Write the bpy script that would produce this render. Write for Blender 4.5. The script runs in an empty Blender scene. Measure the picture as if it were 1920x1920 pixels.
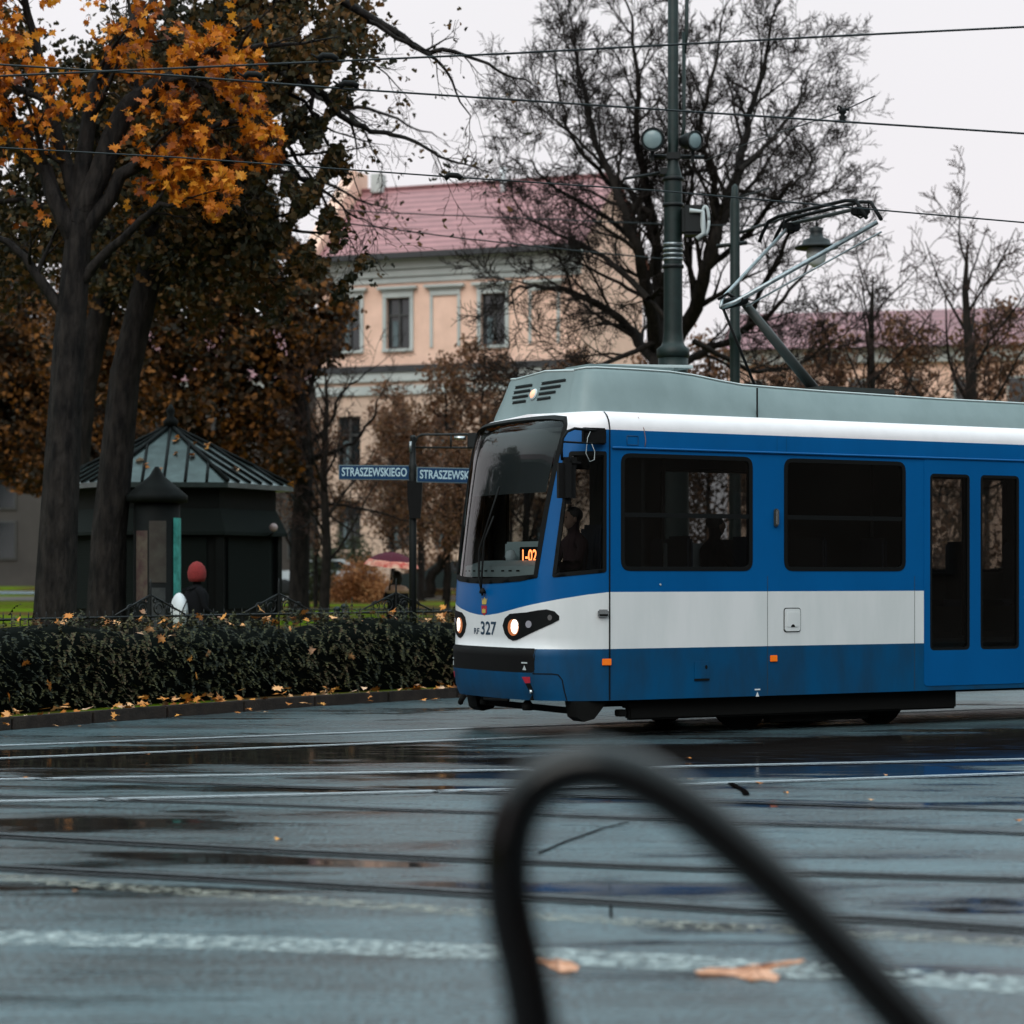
import bpy, bmesh, math, random
import numpy as np
from mathutils import Vector, Matrix
from mathutils.geometry import delaunay_2d_cdt, interpolate_bezier
random.seed(7)
R = math.radians
scene = bpy.context.scene
COL = scene.collection

# ------------------------------------------------------------------ camera
F_PX, HZ, EYE = 4220.0, 1080.0, 1.6
cam_d = bpy.data.cameras.new('camera'); cam = bpy.data.objects.new('camera', cam_d); COL.objects.link(cam)
cam.location = (0, 0, EYE); cam.rotation_euler = (R(90), 0, 0)
cam_d.sensor_width = 36; cam_d.lens = 36 * F_PX / 1920; cam_d.shift_y = (HZ - 960) / 1920
cam_d.clip_start = .1; cam_d.clip_end = 2000
cam_d.dof.use_dof = True; cam_d.dof.focus_distance = 22.8; cam_d.dof.aperture_fstop = 1.75; cam_d.dof.aperture_blades = 9
scene.camera = cam
scene.render.resolution_x = scene.render.resolution_y = 1024

# ------------------------------------------------------------------ sky and sun (overcast)
SUN_EL, SUN_AZ = R(42), R(200)
world = bpy.data.worlds.new('World'); scene.world = world; world.use_nodes = True
wt = world.node_tree; wt.nodes.clear()
wo = wt.nodes.new('ShaderNodeOutputWorld'); bg = wt.nodes.new('ShaderNodeBackground'); bg.inputs[1].default_value = .1
sky = wt.nodes.new('ShaderNodeTexSky'); sky.sky_type = 'NISHITA'; sky.sun_disc = False
sky.sun_elevation = SUN_EL; sky.sun_rotation = SUN_AZ; sky.dust_density = 6; sky.air_density = 1.5
tc = wt.nodes.new('ShaderNodeTexCoord'); sx = wt.nodes.new('ShaderNodeSeparateXYZ'); rp = wt.nodes.new('ShaderNodeValToRGB')
el = rp.color_ramp.elements
el[0].position = 0.0; el[0].color = (.335, .320, .330, 1)
el[1].position = 1.0; el[1].color = (.62, .80, .86, 1)
e = el.new(.16); e.color = (.350, .338, .350, 1)
e = el.new(.25); e.color = (.350, .342, .352, 1)
e = el.new(.42); e.color = (.37, .46, .49, 1)
nz = wt.nodes.new('ShaderNodeTexNoise'); nz.inputs['Scale'].default_value = 2.2; nz.inputs['Detail'].default_value = 4
mr = wt.nodes.new('ShaderNodeMapRange'); mr.inputs['To Min'].default_value = 25.5; mr.inputs['To Max'].default_value = 29.5
mulv = wt.nodes.new('ShaderNodeVectorMath'); mulv.operation = 'SCALE'
mix = wt.nodes.new('ShaderNodeMix'); mix.data_type = 'RGBA'; mix.inputs[0].default_value = .93
lk = wt.links.new
lk(tc.outputs['Generated'], sx.inputs[0]); lk(sx.outputs['Z'], rp.inputs[0]); lk(tc.outputs['Generated'], nz.inputs['Vector'])
lk(nz.outputs[0], mr.inputs['Value']); lk(rp.outputs[0], mulv.inputs[0]); lk(mr.outputs[0], mulv.inputs['Scale'])
lk(sky.outputs[0], mix.inputs[6]); lk(mulv.outputs[0], mix.inputs[7]); lk(mix.outputs[2], bg.inputs[0]); lk(bg.outputs[0], wo.inputs[0])
sl = bpy.data.lights.new('sun', 'SUN'); sl.energy = 1.25; sl.angle = R(40); sl.color = (1, .96, .9)
so = bpy.data.objects.new('sun', sl); COL.objects.link(so); so.rotation_euler = (R(90) - SUN_EL, 0, R(180) - SUN_AZ)
scene.view_settings.view_transform = 'Standard'; scene.view_settings.look = 'None'
scene.view_settings.exposure = 0; scene.view_settings.gamma = 1
try:
    scene.cycles.max_bounces = 8; scene.cycles.transparent_max_bounces = 16; scene.cycles.caustics_reflective = False
except Exception: pass

def W(px, py, Y):            # the point at distance Y seen at a pixel of the 1920 photograph (used for measuring)
    return Vector(((px - 960) / F_PX * Y, Y, EYE + (HZ - py) / F_PX * Y))

# ------------------------------------------------------------------ materials
def mat(name, col, rough=.6, metal=0, var=0, vscale=8, col2=None, bump=0, bscale=40, spec=None, coat=0, emit=None, estr=0, stretch=None, trans=0):
    m = bpy.data.materials.new(name); m.use_nodes = True; nt = m.node_tree; b = nt.nodes['Principled BSDF']
    b.inputs['Base Color'].default_value = (*col, 1); b.inputs['Roughness'].default_value = rough; b.inputs['Metallic'].default_value = metal
    if spec is not None: b.inputs['Specular IOR Level'].default_value = spec
    if coat: b.inputs['Coat Weight'].default_value = coat; b.inputs['Coat Roughness'].default_value = .06
    if emit: b.inputs['Emission Color'].default_value = (*emit, 1); b.inputs['Emission Strength'].default_value = estr
    L = nt.links.new
    if var or col2 or bump:
        tcn = nt.nodes.new('ShaderNodeTexCoord'); mp = nt.nodes.new('ShaderNodeMapping'); L(tcn.outputs['Object'], mp.inputs[0])
        if stretch: mp.inputs['Scale'].default_value = stretch
    if var or col2:
        n = nt.nodes.new('ShaderNodeTexNoise'); n.inputs['Scale'].default_value = vscale; n.inputs['Detail'].default_value = 6; n.inputs['Roughness'].default_value = .6
        L(mp.outputs[0], n.inputs['Vector'])
        r = nt.nodes.new('ShaderNodeValToRGB'); r.color_ramp.elements[0].position = .36; r.color_ramp.elements[1].position = .64
        c2 = col2 or tuple(c * (1 - var) for c in col)
        r.color_ramp.elements[0].color = (*c2, 1); r.color_ramp.elements[1].color = (*col, 1)
        L(n.outputs[0], r.inputs[0]); L(r.outputs[0], b.inputs['Base Color'])
    if bump:
        n2 = nt.nodes.new('ShaderNodeTexNoise'); n2.inputs['Scale'].default_value = bscale; n2.inputs['Detail'].default_value = 5
        L(mp.outputs[0], n2.inputs['Vector'])
        bm_ = nt.nodes.new('ShaderNodeBump'); bm_.inputs['Strength'].default_value = bump; bm_.inputs['Distance'].default_value = .05 if bump >= 1 else .02
        L(n2.outputs[0], bm_.inputs['Height']); L(bm_.outputs[0], b.inputs['Normal'])
    return m

def leafmat(name, cols, rough=.6, tl=.35):       # per-leaf colour variation
    m = bpy.data.materials.new(name); m.use_nodes = True; nt = m.node_tree; b = nt.nodes['Principled BSDF']; L = nt.links.new
    b.inputs['Roughness'].default_value = rough; b.inputs['Specular IOR Level'].default_value = .25
    g = nt.nodes.new('ShaderNodeNewGeometry'); r = nt.nodes.new('ShaderNodeValToRGB'); cr = r.color_ramp
    cr.elements[0].color = (*cols[0], 1); cr.elements[1].color = (*cols[-1], 1)
    for i, c in enumerate(cols[1:-1]): e_ = cr.elements.new((i + 1) / (len(cols) - 1)); e_.color = (*c, 1)
    tcl = nt.nodes.new('ShaderNodeTexCoord'); nl = nt.nodes.new('ShaderNodeTexNoise'); nl.inputs['Scale'].default_value = .75; nl.inputs['Detail'].default_value = 3; L(tcl.outputs['Object'], nl.inputs['Vector'])
    m1 = nt.nodes.new('ShaderNodeMath'); m1.operation = 'MULTIPLY_ADD'; m1.inputs[1].default_value = 2.2; m1.inputs[2].default_value = -1.1; L(nl.outputs[0], m1.inputs[0])
    m2 = nt.nodes.new('ShaderNodeMath'); m2.operation = 'ADD'; m2.use_clamp = True; L(g.outputs['Random Per Island'], m2.inputs[0]); L(m1.outputs[0], m2.inputs[1]); L(m2.outputs[0], r.inputs[0]); L(r.outputs[0], b.inputs['Base Color'])
    if tl:
        t = nt.nodes.new('ShaderNodeBsdfTranslucent'); mx = nt.nodes.new('ShaderNodeMixShader'); mx.inputs[0].default_value = tl
        L(r.outputs[0], t.inputs[0]); L(b.outputs[0], mx.inputs[1]); L(t.outputs[0], mx.inputs[2]); L(mx.outputs[0], nt.nodes['Material Output'].inputs[0])
    return m

def glassmat(name, tint, refl=.06, rough=.02, ior=1.45):
    m = bpy.data.materials.new(name); m.use_nodes = True; nt = m.node_tree; nt.nodes.clear(); L = nt.links.new
    o = nt.nodes.new('ShaderNodeOutputMaterial'); t = nt.nodes.new('ShaderNodeBsdfTransparent'); t.inputs[0].default_value = (*tint, 1)
    g = nt.nodes.new('ShaderNodeBsdfGlossy'); g.inputs['Roughness'].default_value = rough; g.inputs[0].default_value = (1, 1, 1, 1)
    fr = nt.nodes.new('ShaderNodeFresnel'); fr.inputs[0].default_value = ior
    ml = nt.nodes.new('ShaderNodeMath'); ml.operation = 'MULTIPLY'; ml.inputs[1].default_value = refl / .04
    mx = nt.nodes.new('ShaderNodeMixShader'); L(fr.outputs[0], ml.inputs[0]); L(ml.outputs[0], mx.inputs[0])
    L(t.outputs[0], mx.inputs[1]); L(g.outputs[0], mx.inputs[2]); L(mx.outputs[0], o.inputs[0])
    return m

M = dict(
    blue=mat('tram_blue', (0, .090, .275), .34, var=.14, vscale=1.2, stretch=(1, 1, .4), spec=.22),
    blueshaded=mat('tram_blue_shaded', (0, .060, .155), .45, spec=.22, col2=(.006, .042, .095), vscale=2.4, stretch=(1.4, 1.4, .45), bump=.08, bscale=5),  # same blue darkened as the skirt faces the ground; streaks are grime
    white=mat('tram_white', (.74, .715, .715), .35, col2=(.64, .635, .63), vscale=1.3, stretch=(1.6, 1.6, .35), coat=.2),
    roofwhite=mat('tram_roof_white', (.84, .77, .78), .35, var=.06, vscale=5),
    cowl=mat('cowl_grey', (.190, .240, .242), .5, col2=(.155, .20, .202), vscale=2.5, stretch=(1, 1, .5), bump=.05, bscale=6),
    cowledge=mat('cowl_edge', (.55, .6, .6), .4),
    rubber=mat('black_rubber', (.005, .005, .005), .6, spec=.12),
    blackplast=mat('black_plastic', (.005, .0045, .0045), .65, spec=.12, bump=.15, bscale=120),
    lining=mat('interior_grey', (.07, .07, .068), .8, spec=.2), lightin=mat('interior_panel', (.42, .44, .44), .6), seat=mat('seat_fabric', (.05, .055, .075), .9),
    glass=glassmat('window_glass', (.42, .43, .43), .055), wsglass=glassmat('windscreen_glass', (.62, .66, .66), .045, ior=1.32),
    chrome=mat('chrome', (.6, .6, .6), .25, 1), steel=mat('steel_tube', (.34, .36, .37), .38, .85, var=.4, vscale=20), under=mat('underframe', (.006, .0055, .005), .85, spec=.12),
    greymet=mat('dark_metal', (.035, .038, .036), .5, .2), orange=mat('orange_reflector', (.85, .17, .01), .35, emit=(.9, .15, .0), estr=.12), red=mat('red_mark', (.38, .012, .03), .5),  # orange reflectors are given a faint glow of their own
    dashb=mat('dashboard', (.36, .40, .40), .5), led=mat('led_text', (.9, .25, .08), .5, emit=(1, .25, .07), estr=4),
    lamp=mat('headlamp_lit', (1, .9, .8), .3, emit=(1, .78, .58), estr=2.6), lampamber=mat('headlamp_rim', (.35, .10, .04), .25, emit=(.8, .25, .08), estr=.35),
    lens=mat('lamp_lens', (.30, .28, .31), .15), toplamp=mat('top_lamp_lit', (.9, .45, .3), .3, emit=(1, .42, .25), estr=.9),
    navy=mat('navy_lettering', (.006, .03, .06), .5), gold=mat('gold_paint', (.5, .35, .08), .5),
    bark=mat('bark', (.024, .018, .015), .9, col2=(.010, .008, .007), vscale=9, bump=1, bscale=14, spec=.15, stretch=(1, 1, .3)),
    barkwet=mat('bark_wet', (.024, .019, .017), .85, col2=(.005, .004, .004), vscale=9, bump=1, bscale=14, spec=.15, stretch=(1, 1, .3)),
    twig=mat('twig', (.020, .015, .013), .9, spec=.1), twigred=mat('twig_reddish', (.045, .026, .021), .9, spec=.1),
    pole=mat('green_pole_paint', (.008, .018, .016), .5, var=.4, vscale=10, spec=.3), iron=mat('wrought_iron', (.006, .007, .007), .5, spec=.3), ironline=mat('wire', (.006, .010, .012), .5, .5),
    signblue=mat('sign_blue', (.002, .030, .085), .5, spec=.25), signwhite=mat('sign_lettering', (.38, .50, .55), .6), signedge=mat('sign_edge', (.10, .14, .16), .5),
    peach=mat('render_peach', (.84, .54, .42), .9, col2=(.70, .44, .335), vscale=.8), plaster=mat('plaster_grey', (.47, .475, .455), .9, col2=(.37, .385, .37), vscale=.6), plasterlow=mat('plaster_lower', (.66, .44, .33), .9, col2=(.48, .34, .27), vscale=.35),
    eave=mat('eave_dark', (.03, .028, .03), .7), frame=mat('window_frame', (.045, .042, .04), .6), winglass=mat('far_glass', (.012, .016, .018), .12, spec=.8), curtain=mat('curtain', (.10, .13, .14), .8),
    kiosk=mat('kiosk_green', (.004, .005, .0045), .7, var=.4, vscale=6, spec=.15), kioskroof=mat('kiosk_roof', (.075, .10, .096), .28, .70, var=.45, vscale=4), kioskpan=mat('kiosk_shutter', (.010, .013, .012), .8, spec=.08),
    kerb=mat('kerb_stone', (.035, .024, .019), .7, spec=.25, col2=(.018, .012, .010), vscale=6, bump=.4), railsteel=mat('rail_steel', (.72, .74, .77), .5, 1), raildim=mat('rail_steel_dim', (.22, .22, .23), .45, .8), groove=mat('rail_groove', (.004, .003, .003), .9, spec=0),
    black=mat('black_cloth', (.006, .006, .007), .95, spec=.1), skin=mat('skin', (.42, .24, .17), .6), redhat=mat('red_knit', (.26, .022, .022), .95, var=.4, vscale=60, bump=.6, bscale=80),
    bag=mat('white_bag', (.62, .64, .66), .6), brownfur=mat('brown_fur', (.42, .24, .16), .95, bump=.8, bscale=60), hair=mat('dark_hair', (.012, .009, .008), .7), jeans=mat('dark_trousers', (.018, .022, .032), .9),
    umb=mat('umbrella_plum', (.095, .018, .030), .8, spec=.1), umbred=mat('umbrella_band', (.62, .05, .03), .6, col2=(.90, .52, .36), vscale=6), rack=mat('black_rail_paint', (.003, .002, .002), .12, spec=.35), fog=mat('floodlight_glass', (.20, .26, .27), .15),
    teal=mat('teal_print', (.01, .16, .14), .7, col2=(.05, .34, .30), vscale=7), carw=mat('car_white', (.5, .53, .55), .3), card=mat('car_dark', (.02, .03, .03), .3), tyre=mat('tyre', (.01, .01, .01), .9),
)

_nt = M['lamp'].node_tree; _v = _nt.nodes.new('ShaderNodeTexVoronoi'); _v.inputs['Scale'].default_value = 30; _c = _nt.nodes.new('ShaderNodeTexCoord'); _m = _nt.nodes.new('ShaderNodeMapRange'); _m.inputs['From Max'].default_value = .7; _m.inputs['To Min'].default_value = 3.6; _m.inputs['To Max'].default_value = .5
_nt.links.new(_c.outputs['Object'], _v.inputs['Vector']); _nt.links.new(_v.outputs['Distance'], _m.inputs['Value']); _nt.links.new(_m.outputs[0], _nt.nodes['Principled BSDF'].inputs['Emission Strength'])
# ---- roof tiles
def tilemat(name, c1, c2, scale):
    m = bpy.data.materials.new(name); m.use_nodes = True; nt = m.node_tree; L = nt.links.new; b = nt.nodes['Principled BSDF']; b.inputs['Roughness'].default_value = .55
    t = nt.nodes.new('ShaderNodeTexCoord'); w = nt.nodes.new('ShaderNodeTexWave'); w.wave_type = 'BANDS'; w.bands_direction = 'Z'; w.wave_profile = 'SAW'
    w.inputs['Scale'].default_value = scale; w.inputs['Distortion'].default_value = .35; w.inputs['Detail'].default_value = 2; w.inputs['Detail Scale'].default_value = 1.5
    n = nt.nodes.new('ShaderNodeTexNoise'); n.inputs['Scale'].default_value = 1.3; n.inputs['Detail'].default_value = 6
    r = nt.nodes.new('ShaderNodeValToRGB'); r.color_ramp.elements[0].color = (*c2, 1); r.color_ramp.elements[1].color = (*c1, 1); r.color_ramp.elements[0].position = .1; r.color_ramp.elements[1].position = .55
    mx = nt.nodes.new('ShaderNodeMix'); mx.data_type = 'RGBA'; mx.blend_type = 'MULTIPLY'; mx.inputs[0].default_value = .5
    L(t.outputs['Object'], w.inputs['Vector']); L(w.outputs['Fac'], r.inputs[0]); L(t.outputs['Object'], n.inputs['Vector']); L(r.outputs[0], mx.inputs[6]); L(n.outputs[0], mx.inputs[7]); L(mx.outputs[2], b.inputs['Base Color'])
    bp = nt.nodes.new('ShaderNodeBump'); bp.inputs['Strength'].default_value = .6; bp.inputs['Distance'].default_value = .05; L(w.outputs['Fac'], bp.inputs['Height']); L(bp.outputs[0], b.inputs['Normal'])
    return m
M['tiles'] = tilemat('roof_tiles', (.44, .190, .192), (.22, .082, .086), 1.05)
M['tiles2'] = tilemat('roof_tiles_far', (.30, .11, .12), (.16, .055, .06), 1.05)

# ---- wet asphalt
def asphalt():
    m = bpy.data.materials.new('wet_asphalt'); m.use_nodes = True; nt = m.node_tree; L = nt.links.new; b = nt.nodes['Principled BSDF']
    t = nt.nodes.new('ShaderNodeTexCoord'); mp = nt.nodes.new('ShaderNodeMapping'); mp.inputs['Rotation'].default_value = (0, 0, R(8)); mp.inputs['Scale'].default_value = (.22, .9, 1)
    L(t.outputs['Object'], mp.inputs[0])
    n1 = nt.nodes.new('ShaderNodeTexNoise'); n1.inputs['Scale'].default_value = 1.5; n1.inputs['Detail'].default_value = 7; n1.inputs['Roughness'].default_value = .62; L(mp.outputs[0], n1.inputs['Vector'])
    acc = n1.outputs[0]
    for cx, cy, ang, rx, ry, amp in ((3.9, 20.7, 25, 5.8, 2.3, .34), (-3.0, 20.0, 14, 3.4, 1.5, .30), (.2, 18.2, 12, 2.4, .55, .24), (-.4, 16.9, 4, 2.2, .30, .20), (1.4, 16.0, -14, 1.6, .40, .20), (2.4, 15.6, -14, 1.0, .35, .16), (-1.5, 12.75, -18, 1.7, .26, .22), (-2.4, 11.6, -18, 1.6, .5, .12), (1.2, 11.3, -18, 2.4, .5, .13), (-2.6, 14.6, 0, 1.3, .5, .10)):
        m2 = nt.nodes.new('ShaderNodeMapping'); m2.vector_type = 'TEXTURE'; m2.inputs['Location'].default_value = (cx, cy, 0); m2.inputs['Rotation'].default_value = (0, 0, R(ang)); m2.inputs['Scale'].default_value = (rx, ry, 1)
        L(t.outputs['Object'], m2.inputs[0]); ln_ = nt.nodes.new('ShaderNodeVectorMath'); ln_.operation = 'LENGTH'; L(m2.outputs[0], ln_.inputs[0])
        q_ = nt.nodes.new('ShaderNodeMapRange'); q_.interpolation_type = 'SMOOTHSTEP'; q_.inputs['From Min'].default_value = 1.2; q_.inputs['From Max'].default_value = .3; q_.inputs['To Min'].default_value = 0; q_.inputs['To Max'].default_value = amp; L(ln_.outputs['Value'], q_.inputs['Value'])
        ad = nt.nodes.new('ShaderNodeMath'); ad.operation = 'ADD'; L(acc, ad.inputs[0]); L(q_.outputs[0], ad.inputs[1]); acc = ad.outputs[0]
    n2 = nt.nodes.new('ShaderNodeTexNoise'); n2.inputs['Scale'].default_value = 32; n2.inputs['Detail'].default_value = 3; L(t.outputs['Object'], n2.inputs['Vector'])
    n3 = nt.nodes.new('ShaderNodeTexNoise'); n3.inputs['Scale'].default_value = 9; n3.inputs['Detail'].default_value = 5; L(mp.outputs[0], n3.inputs['Vector'])
    pud = nt.nodes.new('ShaderNodeValToRGB'); pud.color_ramp.elements[0].position = .545; pud.color_ramp.elements[1].position = .66; L(acc, pud.inputs[0])
    ro = nt.nodes.new('ShaderNodeMapRange'); ro.inputs['To Min'].default_value = .33; ro.inputs['To Max'].default_value = .07; L(pud.outputs[0], ro.inputs['Value'])
    rv = nt.nodes.new('ShaderNodeMath'); rv.operation = 'MULTIPLY_ADD'; rv.inputs[1].default_value = .5; L(n3.outputs[0], rv.inputs[0])
    sb = nt.nodes.new('ShaderNodeMath'); sb.operation = 'SUBTRACT'; sb.inputs[1].default_value = .25; L(ro.outputs[0], sb.inputs[0]); L(sb.outputs[0], rv.inputs[2]); L(rv.outputs[0], b.inputs['Roughness'])
    cr = nt.nodes.new('ShaderNodeValToRGB'); cr.color_ramp.elements[0].color = (.006, .005, .005, 1); cr.color_ramp.elements[1].color = (.058, .098, .112, 1)
    cr.color_ramp.elements[0].position = .42; cr.color_ramp.elements[1].position = .63; pm = nt.nodes.new('ShaderNodeTexNoise'); pm.inputs['Scale'].default_value = 1.1; pm.inputs['Detail'].default_value = 8; pm.inputs['Roughness'].default_value = .7; L(mp.outputs[0], pm.inputs['Vector'])
    pa = nt.nodes.new('ShaderNodeMath'); pa.operation = 'MULTIPLY_ADD'; pa.inputs[1].default_value = .95; pa.inputs[2].default_value = -.46; L(pm.outputs[0], pa.inputs[0])
    pb_ = nt.nodes.new('ShaderNodeMath'); pb_.operation = 'ADD'; L(n2.outputs[0], pb_.inputs[0]); L(pa.outputs[0], pb_.inputs[1]); L(pb_.outputs[0], cr.inputs[0])
    mx = nt.nodes.new('ShaderNodeMix'); mx.data_type = 'RGBA'; L(pud.outputs[0], mx.inputs[0]); L(cr.outputs[0], mx.inputs[6]); mx.inputs[7].default_value = (.014, .011, .010, 1); L(mx.outputs[2], b.inputs['Base Color'])
    b.inputs['Specular IOR Level'].default_value = 1.0
    bp = nt.nodes.new('ShaderNodeBump'); bp.inputs['Distance'].default_value = .012
    bs = nt.nodes.new('ShaderNodeMapRange'); bs.inputs['To Min'].default_value = .9; bs.inputs['To Max'].default_value = .02; L(pud.outputs[0], bs.inputs['Value']); L(bs.outputs[0], bp.inputs['Strength'])
    L(n2.outputs[0], bp.inputs['Height']); L(bp.outputs[0], b.inputs['Normal'])
    return m
M['asphalt'] = asphalt()

def wornpaint(name, col, lo=.42, hi=.58):
    m = bpy.data.materials.new(name); m.use_nodes = True; nt = m.node_tree; L = nt.links.new; b = nt.nodes['Principled BSDF']
    b.inputs['Base Color'].default_value = (*col, 1); b.inputs['Roughness'].default_value = .5
    t = nt.nodes.new('ShaderNodeTexCoord'); n = nt.nodes.new('ShaderNodeTexNoise'); n.inputs['Scale'].default_value = 14; n.inputs['Detail'].default_value = 8; n.inputs['Roughness'].default_value = .75
    L(t.outputs['Object'], n.inputs['Vector']); r = nt.nodes.new('ShaderNodeValToRGB'); r.color_ramp.elements[0].position = lo; r.color_ramp.elements[1].position = hi; L(n.outputs[0], r.inputs[0])
    tr = nt.nodes.new('ShaderNodeBsdfTransparent'); mx = nt.nodes.new('ShaderNodeMixShader'); L(r.outputs[0], mx.inputs[0]); L(tr.outputs[0], mx.inputs[1]); L(b.outputs[0], mx.inputs[2]); L(mx.outputs[0], nt.nodes['Material Output'].inputs[0])
    return m
M['marking'] = wornpaint('worn_marking', (.42, .46, .45), .44, .62)
M['marking2'] = wornpaint('faded_marking', (.36, .34, .28), .46, .68)

def parkmat():
    m = bpy.data.materials.new('park_lawn'); m.use_nodes = True; nt = m.node_tree; L = nt.links.new; b = nt.nodes['Principled BSDF']; b.inputs['Roughness'].default_value = 1; b.inputs['Specular IOR Level'].default_value = .0
    t = nt.nodes.new('ShaderNodeTexCoord')
    n = nt.nodes.new('ShaderNodeTexNoise'); n.inputs['Scale'].default_value = .35; n.inputs['Detail'].default_value = 6; L(t.outputs['Object'], n.inputs['Vector'])
    r = nt.nodes.new('ShaderNodeValToRGB'); r.color_ramp.elements[0].position = .42; r.color_ramp.elements[1].position = .56; r.color_ramp.elements[0].color = (.085, .135, .008, 1); r.color_ramp.elements[1].color = (.085, .050, .022, 1)
    n2 = nt.nodes.new('ShaderNodeTexNoise'); n2.inputs['Scale'].default_value = 8; n2.inputs['Detail'].default_value = 6; L(t.outputs['Object'], n2.inputs['Vector'])
    mx = nt.nodes.new('ShaderNodeMix'); mx.data_type = 'RGBA'; mx.blend_type = 'OVERLAY'; mx.inputs[0].default_value = .3
    L(n.outputs[0], r.inputs[0]); L(r.outputs[0], mx.inputs[6]); L(n2.outputs[0], mx.inputs[7]); L(mx.outputs[2], b.inputs['Base Color'])
    return m
M['park'] = parkmat()
M['path'] = mat('damp_path', (.10, .075, .06), .35, col2=(.07, .05, .04), vscale=.8)
M['wetpath'] = mat('wet_path', (.30, .36, .38), .2, var=.3, vscale=.6)

LM = dict(
    orange=leafmat('maple_orange', [(.14, .03, .004), (.32, .075, .005), (.52, .14, .008), (.62, .20, .012), (.70, .28, .025)], tl=.35),
    olive=leafmat('leaf_olive', [(.012, .012, .006), (.022, .020, .008), (.038, .028, .009), (.068, .038, .010), (.11, .048, .011)], tl=.2, rough=.75),
    brown=leafmat('leaf_brown', [(.014, .010, .005), (.028, .016, .006), (.05, .022, .007), (.11, .040, .008), (.20, .070, .010)], tl=.2, rough=.75),
    rust=leafmat('leaf_rust', [(.13, .06, .035), (.20, .085, .04), (.09, .05, .032), (.16, .075, .03)], tl=.25),
    bush=leafmat('bush_rust', [(.16, .06, .022), (.26, .09, .03), (.38, .15, .05), (.48, .24, .10)], tl=.2),
    hedge=leafmat('hedge_needle', [(.006, .009, .005), (.014, .017, .007), (.024, .026, .010), (.045, .042, .016), (.075, .072, .026), (.060, .036, .016)], tl=.1, rough=.7),
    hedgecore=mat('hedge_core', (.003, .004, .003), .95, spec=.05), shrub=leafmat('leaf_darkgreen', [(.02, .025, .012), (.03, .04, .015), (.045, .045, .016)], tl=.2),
    litter=leafmat('fallen_leaf', [(.30, .10, .02), (.62, .22, .04), (.80, .42, .20), (.45, .14, .02), (.70, .30, .06), (.22, .09, .04), (.85, .55, .36)], tl=.1),
)

# ------------------------------------------------------------------ object helpers
def link(o, parent=None):
    COL.objects.link(o)
    if parent: o.parent = parent
    return o
def tag(o, label=None, cat=None, group=None, kind=None):
    if label: o['label'] = label
    if cat: o['category'] = cat
    if group: o['group'] = group
    if kind: o['kind'] = kind
    return o
def empty(name, loc=(0, 0, 0), rz=0, label=None, cat=None, group=None):
    o = bpy.data.objects.new(name, None); o.location = loc; o.rotation_euler = (0, 0, rz); o.empty_display_size = .2
    link(o); return tag(o, label, cat, group)
def copy_tree(o, parent=None):
    c = o.copy(); COL.objects.link(c); c.parent = parent
    for ch in list(o.children): copy_tree(ch, c)
    return c

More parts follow.
